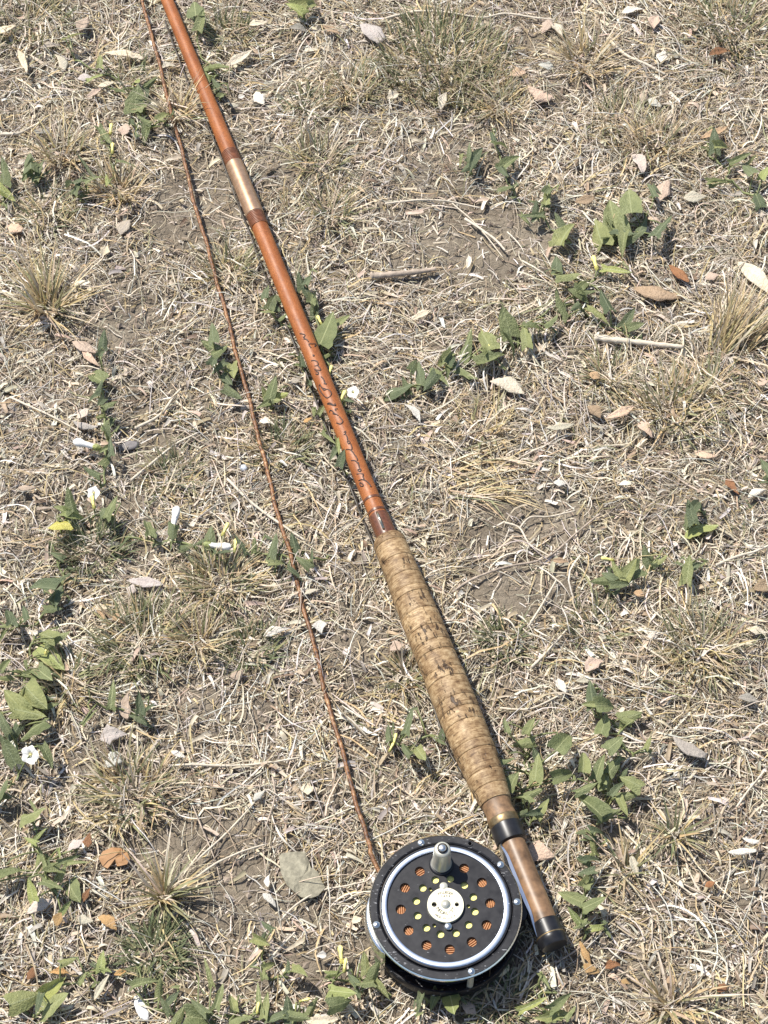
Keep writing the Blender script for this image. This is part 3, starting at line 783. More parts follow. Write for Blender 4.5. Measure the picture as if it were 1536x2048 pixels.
v, f = tube(fine, [0.00128 * (1 + .12 * math.sin(k * .9) * math.sin(k * .37 + 1)) for k in range(len(fine))], 9)
tag(link('fly_line', mesh('fly_line', v, f), M['line']), 'rusty orange fly line running from the reel up the left side', 'fishing line')
# thin dark leader lying beside the rod
M['leader'] = plain('dark_leader', (0.045, 0.036, 0.026), 0.45, var=0.3)
TP = [(330, 40), (350, 100), (395, 212), (435, 300), (492, 450), (533, 555), (568, 642), (606, 735), (640, 825), (672, 905), (705, 985), (740, 1075), (790, 1200), (845, 1345), (893, 1490), (930, 1555), (962, 1612), (980, 1640)]
pts = [P(u, v_, 0.0075) for u, v_ in TP]
sp = spline(pts, 220)
for p in sp: p.z = hz(p.x, p.y) + 0.0088
v, f = tube(sp, 0.00068, 6)
tag(link('leader_line', mesh('leader_line', v, f), M['leader']), 'thin dark leader line lying close beside the rod on its left', 'fishing line')

# ------------------------------------------------------------------ leaves
def leafmesh(name, st, fold, curl, wave, seed):
    g = random.Random(seed); V, F = [], []
    for (xm, xe, hw) in st:
        wz = wave * g.uniform(-1, 1); wz2 = wave * g.uniform(-1, 1)
        zc = -curl * max(0, xm) ** 2
        V.append((xe + g.uniform(-.015, .015), hw * g.uniform(.92, 1.08), fold * hw + zc + wz))
        V.append(((xm + xe) / 2, hw * 0.5, fold * hw * 0.62 + zc + wz * .3))
        V.append((xm, 0, zc))
        V.append(((xm + xe) / 2, -hw * 0.5, fold * hw * 0.62 + zc + wz2 * .3))
        V.append((xe + g.uniform(-.015, .015), -hw * g.uniform(.92, 1.08), fold * hw + zc + wz2))
    for k in range(len(st) - 1):
        for j in range(4): F.append((k * 5 + j, (k + 1) * 5 + j, (k + 1) * 5 + j + 1, k * 5 + j + 1))
    return mesh(name, V, F)
HAST = [(0.0, -0.16, 0.27), (0.05, -0.03, 0.30), (0.14, 0.10, 0.25), (0.30, 0.27, 0.262), (0.50, 0.48, 0.235), (0.70, 0.69, 0.165), (0.87, 0.865, 0.08), (1.0, 1.0, 0.006)]
NARR = [(0.0, -0.14, 0.17), (0.06, 0.0, 0.18), (0.16, 0.13, 0.125), (0.32, 0.30, 0.135), (0.52, 0.50, 0.125), (0.72, 0.71, 0.09), (0.88, 0.875, 0.045), (1.0, 1.0, 0.005)]
BROAD = [(0.0, -0.13, 0.33), (0.06, 0.0, 0.38), (0.18, 0.13, 0.37), (0.34, 0.31, 0.37), (0.52, 0.50, 0.32), (0.70, 0.69, 0.23), (0.87, 0.865, 0.11), (1.0, 1.0, 0.008)]
LEAF = []
for k in range(9):
    LEAF.append({'h': leafmesh('leaf_h%d' % k, HAST, random.uniform(-.5, .9), random.uniform(-.2, .6), 0.05, k),
                 'n': leafmesh('leaf_n%d' % k, NARR, random.uniform(.0, .9), random.uniform(-.2, .6), 0.03, k + 20),
                 'b': leafmesh('leaf_b%d' % k, BROAD, random.uniform(-.4, .7), random.uniform(-.1, .5), 0.055, k + 40)})
def pose(u, v, L, ang, z, pitch, roll):
    """frame of a leaf whose middle is seen at (u,v) of the photo, its tip towards ang (image degrees)"""
    c = P(u, v, z); da, db = math.cos(R(ang)), -math.sin(R(ang))
    e = P(u + da * L / 2, v + db * L / 2, z); s = P(u - da * L / 2, v - db * L / 2, z)
    d = e - s; ln = d.length; k = PX(c)[2] / FPX
    ln = min(max(ln, L * k), L * k * 1.25)
    d.normalize()
    q = Matrix((d, Vector((0, 0, 1)).cross(d), Vector((0, 0, 1)))).transposed()
    m = q.to_4x4() @ Matrix.Rotation(-pitch, 4, 'Y') @ Matrix.Rotation(roll, 4, 'X')
    m.translation = c - (m.to_3x3() @ Vector((1, 0, 0))) * ln / 2
    return m, ln
def green_leaf(plant, u, v, L, ang, tone='g', shape='h', z=None):
    z = random.uniform(.008, .018) if z is None else z
    m, ln = pose(u, v, L, ang, z, R(random.uniform(-18, 32)), R(random.uniform(-34, 34)))
    base = LEAF[random.randrange(9)][shape]
    key = base.name + tone
    me = bpy.data.meshes.get(key)
    if me is None:
        me = base.copy(); me.name = key; me.materials.clear(); me.materials.append(M[tone])
    o = bpy.data.objects.new('leaf', me); COL.objects.link(o)
    m.translation.z = max(m.translation.z, hz(m.translation.x, m.translation.y) + 0.003)
    o.parent = plant
    o.matrix_local = Matrix.Translation(-plant.location) @ m @ Matrix.Diagonal((ln, ln * random.uniform(.62, .95), ln, 1))
    return m.translation.copy()
def bud(plant, u, v, L, ang, kind, z=0.012):
    """rolled petal bud: white or yellow spindle with a green calyx"""
    m, ln = pose(u, v, L, ang, z, R(12), 0)
    prf = [(0.0001, 0), (.07, .03), (.10, .2), (.11, .45), (.16, .75), (.13, .92), (.03, 1.0)]
    V, F = [], []; seg = 8
    for r, x in prf:
        for k in range(seg):
            a = 6.283 * k / seg + x * 2.0; rr = r * (1 + .18 * math.cos(3 * a))
            V.append((x, rr * math.cos(a), rr * math.sin(a)))
    for k in range(len(prf) - 1):
        for j in range(seg):
            l = (j + 1) % seg; F.append((k * seg + j, k * seg + l, (k + 1) * seg + l, (k + 1) * seg + j))
    o = link('flower_bud', mesh('flower_bud', V, F), M['petal' if kind == 'w' else 'petal_y'], plant)
    o.matrix_local = Matrix.Translation(-plant.location) @ m @ Matrix.Diagonal((ln, ln, ln, 1))
    cv, cf = lathe([(.06, -.08), (.125, .0), (.135, .16), (.10, .24)], 8, 'x')
    link('calyx', mesh('calyx', cv, cf), M['y'] if kind == 'w' else M['Y'], o)
    return m.translation.copy()
def flower(plant, u, v, D, z, tilt):
    c = P(u, v, z); r = D * PX(c)[2] / FPX / 2
    V, F = [], []; seg = 30; prf = [(.06, -.55), (.18, -.25), (.42, -.06), (.75, .02), (1.0, .0)]
    for q, h_ in prf:
        for k in range(seg):
            a = 6.283 * k / seg; lob = 1 + (.10 * math.cos(5 * a) * q) ; wz = .10 * q * math.sin(7 * a + 1)
            V.append((q * lob * math.cos(a), q * lob * math.sin(a), h_ + wz * q))
    for k in range(len(prf) - 1):
        for j in range(seg):
            l = (j + 1) % seg; F.append((k * seg + j, k * seg + l, (k + 1) * seg + l, (k + 1) * seg + j))
    o = link('flower', mesh('flower', V, F), M['petal'], plant)
    m = Matrix.Translation(c - plant.location) @ Matrix.Rotation(R(tilt), 4, 'X') @ Matrix.Rotation(R(-15), 4, 'Y') @ Matrix.Diagonal((r, r, r, 1)); o.matrix_local = m
    cv, cf = lathe([(.001, -.30), (.10, -.25), (.13, -.05), (.05, .05), (.001, .08)], 10)
    link('stamens', mesh('stamens', cv, cf), M['petal_y'], o)
    return c
PLANTS = []
def plant(label, leaves, buds=(), flowers=(), path=None):
    us = [l[0] for l in leaves]; vs_ = [l[1] for l in leaves]
    c = P(sum(us) / len(us), sum(vs_) / len(vs_)); c.z = hz(c.x, c.y)
    e = empty('bindweed', c); tag(e, label, 'plant', 'bindweed plants creeping through the dry grass')
    bases = []
    for l in leaves:
        a = list(l); ang = a[3] + random.uniform(-8, 8)
        bases.append(green_leaf(e, a[0], a[1], a[2] * random.uniform(1.02, 1.2), ang, *(a[4:])))
    for l in leaves * 2:                     # small young leaves between the large ones
        if random.random() < .42:
            q = random.uniform(0, 6.28); d_ = random.uniform(10, 26)
            bases.append(green_leaf(e, l[0] + d_ * math.cos(q), l[1] + d_ * math.sin(q), random.uniform(12, 24), random.uniform(0, 360), random.choice('ggdddy' if l[2] > 40 else 'gdd'), random.choice('hnn'), random.uniform(.004, .010)))
    for b in buds: bases.append(bud(e, *b))
    for q in flowers: bases.append(flower(e, *q))
    if path: pp = [P(u, v_, 0.005) for u, v_ in path]
    else:
        B_ = np.array([(b.x, b.y) for b in bases]); mu = B_.mean(0)
        ev, ew = np.linalg.eigh(np.cov((B_ - mu).T) + np.eye(2) * 1e-9); ax = ew[:, 1]; tt = (B_ - mu) @ ax
        o_ = np.argsort(tt); k_ = max(2, min(6, len(o_) // 2)); ch = np.array_split(o_, k_)
        pp = [Vector((*(B_[q].mean(0) * .8 + (mu + ax * tt[q].mean()) * .2), .005)) for q in ch if len(q)]
        if len(pp) < 2: pp.append(pp[0] + Vector((.012, -.008, 0)))
    spn = spline(pp, 10 * len(pp))
    for k, p in enumerate(spn):
        p.x += 0.0009 * math.sin(k * .7); p.z = hz(p.x, p.y) + 0.004 + 0.0018 * math.sin(k * .45)
    parts = [tube([p - c for p in spn], 0.00075, 5)]
    for b in bases:
        n_ = min(spn, key=lambda p: (p - b).length)
        if (n_ - b).length > 0.001:
            md = (n_ + b) / 2 + Vector((0, 0, 0.0015)); parts.append(tube([q - c for q in spline([n_, md, b], 5)], 0.0005, 5))
    v, f = join(parts); link('stem', mesh('stem', v, f), M['stem'], e)
    return e

plant('leafy bindweed sprawling left of the fly line near the top edge', [(150, 68, 45, 40, 'g', 'n'), (200, 118, 36, 85, 'g', 'n'), (195, 152, 42, 15, 'y', 'n'), (230, 177, 30, 200, 'g'), (270, 158, 24, 90, 'y', 'b'), (272, 197, 42, 80, 'g', 'b'), (285, 210, 34, 60), (292, 175, 32, 60, 'd'), (305, 162, 22, 30, 'g')], path=[(150, 120), (205, 142), (250, 165), (280, 190), (290, 225)])
plant('small pale bindweed shoot just left of the fly line above the bare soil', [(328, 230, 28, 40, 'g', 'b'), (288, 240, 28, 150), (290, 265, 28, 240), (308, 252, 22, 20)])
plant('bindweed sprig with two yellow-green buds above the arching straw tuft', [(212, 275, 42, -40, 'g', 'n'), (255, 322, 40, 5, 'g', 'n'), (215, 358, 24, 110, 'y')], [(222, 257, 20, 80, 'y'), (225, 296, 20, 85, 'y')])
plant('dark star-shaped bindweed shoot at the left below the top third', [(165, 332, 46, 145, 'd', 'n'), (190, 350, 42, 45, 'g', 'n'), (142, 360, 36, 120, 'd'), (157, 368, 38, 70, 'd', 'n'), (155, 376, 34, 185, 'g', 'n')])
plant('dark upright bindweed shoot near the left edge below the straw tuft', [(60, 318, 46, 100, 'd'), (78, 335, 42, 75, 'd', 'n'), (55, 346, 34, 230, 'g'), (70, 352, 34, -20, 'd')])
plant('bindweed leaves cut by the left edge, the lower one yellow-green', [(6, 340, 42, 80, 'd'), (8, 384, 42, -35, 'y')])
plant('bindweed under the rod at the very top, right of the shaft', [(390, 18, 36, 100, 'g', 'b'), (402, 40, 34, 60), (384, 35, 30, 140, 'd'), (416, 128, 38, 20, 'g', 'b'), (441, 132, 34, 10), (417, 150, 24, -60, 'y', 'b'), (446, 185, 28, 70), (432, 165, 28, 120, 'd')])
plant('broad green bindweed leaves at the top edge right of the rod', [(609, 8, 52, 20, 'g', 'b'), (590, 14, 34, 160, 'y'), (628, 4, 34, 40)])
plant('bindweed peeping out on the left of the shaft below the ferrule', [(531, 580, 34, 85, 'd'), (544, 604, 28, 70, 'd'), (531, 622, 28, 200), (569, 630, 24, 30), (553, 618, 24, -50, 'd')])
plant('tall bindweed right of the shaft with one broad leaf and its long shadow', [(601, 560, 26, 110, 'd'), (617, 556, 28, 65, 'd'), (624, 587, 44, 75), (631, 612, 34, 85, 'd'), (610, 580, 28, 130, 'd'), (654, 657, 62, 65, 'g', 'b'), (681, 645, 44, 25), (656, 707, 28, 10, 'g', 'b')], [(639, 640, 18, 120, 'y'), (661, 740, 18, 70, 'y')], path=[(612, 575), (632, 625), (640, 680), (648, 710), (660, 740)])
plant('bindweed twig with a pinkish white flower touching the right of the shaft', [(690, 820, 24, 30, 'd'), (700, 803, 20, -20, 'd')], [(686, 792, 24, 60, 'y')], [(706, 784, 24, .014, 20)])
plant('thin bindweed vine creeping along the left side of the lettered shaft', [(601, 718, 24, 110, 'd'), (618, 760, 22, 70, 'd'), (644, 817, 22, 60), (656, 880, 34, -55, 'g', 'n'), (676, 895, 30, -80, 'y', 'n'), (684, 915, 26, 60, 'd'), (668, 905, 24, 230, 'd')], path=[(596, 715), (616, 760), (636, 815), (655, 860), (680, 920), (695, 950)])
plant('bindweed crossed by the fly line left of the handwriting', [(425, 664, 38, 100, 'd'), (420, 692, 38, 140), (441, 700, 36, 25), (428, 714, 34, 80, 'd'), (466, 745, 36, -85, 'g'), (454, 757, 34, -60, 'd'), (466, 786, 34, -30, 'd'), (437, 735, 28, 210, 'd')])
plant('small bindweed rosette between the fly line and the handwriting', [(546, 772, 40, 75), (531, 790, 32, 130, 'g'), (566, 790, 30, 0, 'y'), (539, 802, 34, 215, 'g'), (552, 800, 28, -30)])
plant('upright column of small bindweed leaves at the left beside the tan folded leaf', [(207, 677, 30, 85, 'd'), (205, 700, 28, 60, 'd'), (190, 752, 42, 130, 'g', 'b'), (197, 772, 26, 60, 'd'), (185, 795, 24, 200, 'd'), (222, 807, 32, 40), (200, 806, 26, 250, 'd'), (212, 847, 26, 30), (215, 862, 22, -60, 'd'), (221, 892, 34, 90, 'd', 'n'), (205, 900, 24, 200), (182, 942, 34, 150, 'd'), (214, 920, 30, 60, 'g')], [(172, 889, 52, 172, 'w')], path=[(206, 680), (203, 750), (205, 810), (212, 870), (212, 930), (205, 980)])
plant('bindweed with one yellow leaf and scattered buds at the left middle', [(140, 1000, 40, 110), (128, 1020, 40, 150, 'g', 'b'), (222, 1012, 40, 55), (117, 1046, 44, 195, 'Y', 'b'), (148, 1030, 34, -20, 'y'), (220, 1036, 28, -60), (205, 1020, 28, 110, 'd')], [(186, 1003, 24, 100, 'y')], [(187, 986, 26, .014, 30)])
plant('row of bindweed leaves and white rolled buds crossed by the fly line', [(297, 1048, 48, 95), (322, 1084, 28, 10, 'd'), (345, 1068, 36, 260, 'd'), (375, 1094, 30, 0, 'd'), (419, 1071, 42, 85, 'd'), (451, 1108, 46, -20, 'd', 'n'), (481, 1086, 40, 120, 'd', 'n'), (509, 1090, 26, 80), (544, 1088, 48, 80, 'd'), (588, 1088, 44, 110, 'd'), (554, 1124, 32, 20), (606, 1124, 32, 140, 'd'), (624, 1111, 30, 85, 'd', 'n'), (590, 1145, 30, -30, 'd'), (400, 1085, 26, 200, 'd')], [(350, 1037, 46, 75, 'w'), (451, 1058, 26, 60, 'y'), (436, 1092, 56, -12, 'w'), (471, 1090, 24, 80, 'y')], path=[(250, 1072), (320, 1080), (400, 1095), (480, 1095), (560, 1115), (620, 1125), (660, 1110)])
plant('dark bindweed sprig at the left edge above the large leafy clump', [(112, 1109, 32, 150, 'd'), (82, 1172, 52, 160, 'd', 'b'), (112, 1182, 44, 65, 'd'), (115, 1202, 28, 250, 'd'), (106, 1217, 34, 0, 'd'), (130, 1150, 26, 30, 'd'), (20, 1229, 38, 100, 'd'), (52, 1226, 32, 110, 'd'), (12, 1249, 38, 200, 'g')], path=[(110, 1105), (125, 1155), (115, 1200), (70, 1240), (20, 1255)])
plant('large leafy bindweed clump at the left edge with an open white flower', [(85, 1268, 52, 150, 'g', 'b'), (117, 1274, 52, 20), (96, 1304, 58, -50, 'y', 'b'), (62, 1348, 44, 185, 'g', 'b'), (92, 1352, 52, -40), (27, 1400, 56, 130, 'g', 'b'), (66, 1392, 60, -55, 'g', 'b'), (60, 1424, 54, -10), (60, 1454, 58, 205, 'g', 'b'), (100, 1411, 34, 10), (12, 1326, 34, 60), (8, 1356, 34, 200), (6, 1444, 38, 120, 'd'), (16, 1498, 50, 120, 'd', 'b'), (97, 1511, 40, -60), (25, 1470, 40, 240, 'd')], [(94, 1297, 22, 70, 'y')], [(60, 1510, 37, .020, 38)], path=[(66, 1270), (56, 1320), (42, 1380), (40, 1440), (30, 1500), (36, 1560)])
plant('bindweed leaves standing over the tan folded leaf at the lower left', [(225, 1386, 48, 85, 'g', 'n'), (180, 1431, 42, 50, 'g', 'n'), (277, 1405, 42, 100, 'd'), (283, 1440, 34, -40, 'd'), (300, 1415, 24, 40, 'd')], path=[(180, 1400), (230, 1418), (280, 1425), (310, 1400)])
plant('two dark bindweed leaves stacked at the left edge below the white flower', [(8, 1574, 40, 60, 'd'), (8, 1594, 42, 10, 'd', 'b')])
plant('light green bindweed mound left of the brown half leaf', [(67, 1627, 50, 10, 'g', 'b'), (77, 1671, 38, 30, 'y', 'n'), (60, 1680, 26, 150, 'y'), (87, 1713, 40, 100, 'g', 'n'), (139, 1717, 46, 30, 'g', 'n'), (152, 1722, 36, 5, 'g', 'n'), (100, 1742, 36, 200, 'g', 'b'), (16, 1746, 54, 35, 'g', 'b'), (105, 1768, 42, -15), (141, 1778, 46, -65, 'g', 'b'), (62, 1778, 40, 100, 'y', 'b'), (126, 1742, 36, 60), (133, 1812, 28, 40, 'y'), (78, 1730, 30, 250)])
plant('pale bindweed with three broad leaves in the bottom left corner', [(52, 1998, 64, 20, 'g', 'b'), (108, 1972, 50, 30, 'y', 'b'), (113, 2005, 60, 25, 'g', 'b'), (75, 2010, 40, 250, 'd'), (137, 1922, 30, 20), (165, 1955, 28, 60)])
plant('small bright bindweed seedling below the dark green grass tuft', [(202, 1922, 36, 90, 'y'), (193, 1938, 24, 200), (212, 1938, 24, -20, 'y')])
plant('bindweed mat along the bottom edge beside the white fluffy petal', [(286, 1962, 44, 25), (319, 1976, 36, 80), (416, 1943, 50, 105, 'g', 'n'), (440, 1988, 60, 80, 'g', 'n'), (396, 2012, 40, 130, 'd'), (465, 2000, 40, 100), (517, 1994, 54, 95, 'g', 'n'), (410, 2036, 66, 5, 'g', 'b'), (481, 2032, 42, 20, 'g', 'b'), (533, 2010, 46, 85), (578, 2022, 50, 100, 'd'), (626, 2012, 36, 60), (545, 2036, 40, 190, 'd'), (360, 2030, 40, 60), (330, 2010, 36, 120, 'd'), (600, 2036, 36, -10), (345, 1995, 32, 40, 'd')], [(610, 2000, 22, 10, 'y'), (516, 2015, 22, 80, 'y')], path=[(300, 2020), (380, 2030), (450, 2030), (530, 2036), (620, 2025)])
plant('few small bindweed leaves on bare soil below the grey-olive flake', [(525, 1883, 36, -20, 'g', 'b'), (533, 1850, 26, 150, 'd'), (525, 1943, 30, 110), (540, 1930, 26, 30), (598, 1943, 34, -10, 'g', 'b'), (575, 1930, 22, 80, 'd')])
plant('bindweed with a bright yellow bud left of the reel bottom', [(686, 1984, 50, -15, 'y', 'b'), (684, 2008, 48, 10, 'g', 'b'), (731, 1923, 46, 85), (749, 1942, 40, 60), (727, 1967, 36, 200), (670, 1947, 30, 20, 'y'), (705, 1958, 30, 130, 'd'), (762, 1975, 38, -40), (756, 1905, 34, 110, 'd'), (716, 1990, 28, -60, 'd')], [(682, 1908, 34, 95, 'y'), (690, 1930, 26, 80, 'y')], path=[(660, 1960), (700, 1955), (740, 1960), (780, 1985)])
plant('bindweed poking out under the bottom of the reel', [(905, 2010, 52, -75, 'y', 'b'), (868, 2000, 34, -110), (838, 2006, 30, 250, 'd'), (925, 2000, 24, -20, 'd')])
plant('bindweed sprig at the bottom edge right of the pale seed', [(1090, 1960, 42, -62, 'g', 'n'), (1068, 2008, 52, 12, 'y', 'n'), (1122, 2003, 48, 25), (1118, 2030, 46, 5, 'g', 'b'), (1140, 2022, 34, 50), (1095, 2035, 36, 200)])
plant('upright bindweed runner with toothed leaves right of the butt cap', [(1140, 1794, 48, 155, 'g', 'b'), (1148, 1830, 38, 140, 'y'), (1190, 1806, 46, 15, 'g', 'b'), (1180, 1755, 46, 60), (1186, 1715, 40, 30, 'd'), (1165, 1722, 30, 160, 'd'), (1188, 1686, 40, 100), (1198, 1661, 32, 20, 'd'), (1178, 1672, 26, 170, 'd'), (1172, 1745, 30, 200, 'd'), (1198, 1855, 26, 10, 'y'), (1160, 1850, 28, 210, 'g')], path=[(1192, 1650), (1185, 1700), (1172, 1760), (1166, 1820), (1168, 1880)])
plant('dense green bindweed crown right of the grip end', [(1180, 1606, 62, 130, 'g', 'b'), (1219, 1630, 48, 10), (1174, 1576, 46, 20), (1219, 1552, 50, 85), (1198, 1546, 44, 100), (1263, 1562, 42, 160, 'g', 'b'), (1259, 1590, 40, 10), (1247, 1614, 36, -70), (1205, 1632, 36, 230), (1235, 1575, 36, 60, 'd'), (1168, 1520, 46, 90, 'g', 'b'), (1198, 1532, 44, 80), (1230, 1528, 38, 60)])
plant('loose spray of bindweed leaves on the right side of the cork grip', [(1010, 1450, 30, 100), (1048, 1485, 40, 190, 'g', 'b'), (1060, 1450, 30, 80, 'g', 'b'), (1128, 1480, 48, 60, 'g', 'b'), (1073, 1534, 50, 75), (1013, 1520, 34, 10), (1025, 1560, 40, 70, 'g', 'b'), (1068, 1585, 44, 20), (1085, 1615, 40, 60), (1063, 1626, 36, 190, 'd'), (1128, 1550, 40, 20, 'g', 'b'), (1045, 1592, 36, 130), (1072, 1510, 30, 110, 'd'), (1040, 1630, 28, 200, 'd')])
plant('bindweed leaves on the left of the grip near its thickest part', [(818, 1440, 50, 75, 'd', 'n'), (843, 1510, 40, -60), (808, 1496, 36, 140, 'd'), (778, 1466, 30, 100, 'd'), (885, 1465, 24, 100, 'd')], [(790, 1478, 22, 75, 'y'), (783, 1494, 18, 60, 'y')])
plant('curled bindweed leaves above the green crown at lower right', [(1183, 1388, 44, 100, 'd'), (1213, 1410, 46, 15, 'g', 'b'), (1178, 1408, 34, 170), (1230, 1487, 40, 40, 'g', 'b'), (1263, 1432, 40, 25, 'g', 'b'), (1208, 1447, 34, 80, 'g', 'b'), (1248, 1440, 28, 150), (1297, 1484, 26, 60), (1200, 1395, 30, 60, 'd')])
plant('dark bindweed sprawl right of the bare soil at the right middle', [(1293, 1112, 36, 110, 'd'), (1249, 1152, 58, 200), (1204, 1161, 44, 185), (1233, 1141, 38, 120), (1262, 1135, 36, 60), (1325, 1117, 28, 40), (1310, 1128, 26, 200, 'd'), (1240, 1170, 36, 10, 'd'), (1215, 1150, 30, 140, 'd')], [(1214, 1118, 26, 175, 'y')])
plant('single cupped bindweed shoot right of the dark sprawl', [(1378, 1138, 42, 75), (1366, 1130, 30, 140, 'd'), (1392, 1130, 28, 40, 'd')])
plant('light-edged bindweed leaf with black shadow near the right edge', [(1402, 1048, 52, 10, 'y', 'b'), (1382, 1022, 40, 110, 'd'), (1395, 1006, 34, 60, 'd'), (1375, 1040, 28, 250, 'd')])
plant('dark bindweed leaf tip at the right edge', [(1532, 935, 40, 120, 'd'), (1536, 955, 30, 200, 'd')])
plant('long bindweed branch right of the shaft with a yellow-green bud', [(1013, 642, 48, 120, 'g', 'b'), (1050, 667, 42, 100), (1025, 685, 42, -40), (1073, 652, 36, 15), (1103, 640, 40, 35, 'g'), (970, 672, 48, 120), (933, 690, 52, 75), (983, 720, 56, -5, 'g', 'b'), (935, 742, 48, -45), (885, 720, 40, 200), (905, 712, 32, 60, 'd'), (878, 752, 42, -20), (838, 745, 42, 100, 'd'), (800, 780, 50, 10, 'd'), (830, 728, 34, 60, 'd'), (860, 765, 34, 230, 'd'), (812, 770, 30, 110, 'd')], [(978, 697, 28, 60, 'y')], path=[(800, 782), (850, 760), (920, 725), (990, 690), (1040, 658), (1100, 625)])
plant('bindweed along the stalk below the large upright leaves right of centre', [(1123, 605, 46, 125), (1138, 550, 46, 15, 'g', 'b'), (1113, 525, 36, 90, 'd'), (1172, 565, 36, 60), (1162, 590, 34, -40, 'g', 'b'), (1177, 582, 32, 10), (1197, 627, 46, -20), (1210, 600, 40, 110, 'd'), (1235, 540, 52, -10, 'y', 'n'), (1257, 635, 36, 60, 'd'), (1272, 652, 30, 20), (1150, 615, 28, 220, 'd')], [(1190, 525, 26, 110, 'y')])
plant('three large upright bindweed leaves in the upper right', [(1227, 435, 62, 112, 'g', 'b'), (1260, 400, 54, 100, 'g', 'b'), (1193, 458, 56, 115, 'g', 'b'), (1252, 460, 46, -20, 'd'), (1272, 470, 40, 10, 'd'), (1327, 448, 66, 65, 'd', 'n'), (1302, 375, 46, 115, 'd', 'n'), (1212, 478, 36, 220), (1245, 485, 34, 250), (1285, 450, 30, 60, 'd')])
plant('twisted bindweed leaf pair left of the large upright leaves', [(1130, 460, 50, 70), (1118, 442, 32, 130, 'd'), (1095, 392, 50, 78, 'g', 'n'), (1100, 375, 34, 60, 'd'), (1065, 430, 40, 190, 'd', 'n'), (1072, 420, 34, 100, 'd')], path=[(1100, 380), (1080, 425), (1110, 460), (1140, 490)])
plant('thin bindweed twig on bare soil in the upper middle right', [(1020, 320, 36, 30), (1018, 372, 36, 0, 'd'), (1003, 285, 30, 30), (1010, 345, 26, -60, 'd'), (985, 270, 24, 100, 'd')], path=[(985, 262), (1000, 310), (1020, 360), (1040, 400)])
plant('dark upright bindweed seedling alone on soil left of the thin twig', [(938, 305, 44, 100, 'd', 'n'), (952, 312, 34, 55, 'd'), (942, 330, 30, 250, 'd'), (934, 335, 24, 200, 'd')])
plant('bindweed leaves among straw near the right edge of the upper right', [(1440, 357, 46, 20, 'g', 'n'), (1430, 277, 38, 95, 'd'), (1446, 290, 34, 10), (1495, 335, 34, 120, 'd'), (1480, 318, 40, 30, 'g', 'n'), (1530, 345, 24, 60, 'y', 'b'), (1515, 395, 32, 120, 'd')])

# ------------------------------------------------------------------ dry fallen leaves and flakes
def drymesh(name, asp, fold, curl, ragged, seed):
    g = random.Random(seed); V, F = [], []; n = 12
    pk = g.uniform(.3, .6); e1, e2 = g.uniform(.45, .9), g.uniform(.6, 1.3)
    cut = g.choice((1.0, 1.0, 1.0, .86)); bow = g.uniform(-.14, .14); tw = g.uniform(-.5, .5); roll_e = g.uniform(-.6, 1.1)
    for k in range(n + 1):
        x = k / n; q_ = x * cut
        sh = (q_ / pk) ** e1 if q_ < pk else (max(0, 1 - q_) / (1 - pk)) ** e2
        hw = asp / 2 * max(0.02, sh) * (1 + .06 * g.uniform(-1, 1))
        zc = -curl * (x - .45) ** 2 + 0.012 * g.uniform(-1, 1)
        a, b = hw * (1 + ragged * g.uniform(-1, .5)), hw * (1 + ragged * g.uniform(-1, .5))
        yc = bow * (1 - 4 * (x - .5) ** 2)
        for q, s_ in ((a, 1), (a * .55, .55), (0, 0), (-b * .55, -.55), (-b, -1)):
            edge = roll_e * hw * max(0, abs(s_) - .5) * (1 if s_ > 0 else .4)
            V.append((x + (ragged * .04 * g.uniform(-1, 1) if abs(s_) == 1 else 0), q + yc, zc + fold * abs(q) * .8 + edge + tw * (x - .5) * q + 0.006 * g.uniform(-1, 1)))
    for k in range(n):
        for j in range(4): F.append((k * 5 + j, (k + 1) * 5 + j, (k + 1) * 5 + j + 1, k * 5 + j + 1))
    return mesh(name, V, F)
def dry(u, v, L, W, ang, tone, label, ragged=.15, name='dry_leaf', cat='leaf', z=.007):
    k = len(bpy.data.meshes)
    m, ln = pose(u, v, L, ang, z, R(random.uniform(-5, 8)), R(random.uniform(-14, 14)))
    me = drymesh('dry_leaf', W / L * 1.08, random.uniform(-.35, .6), random.uniform(.05, .45), ragged, k)
    me.materials.append(M['dry_' + tone])
    o = bpy.data.objects.new(name, me); COL.objects.link(o)
    m.translation.z = max(m.translation.z, hz(m.translation.x, m.translation.y) + .0055)
    o.matrix_world = m @ Matrix.Diagonal((ln, ln, ln, 1))
    sd = o.modifiers.new('thickness', 'SOLIDIFY'); sd.thickness = 0.014
    tag(o, label, cat, 'dry leaves scattered on the ground')
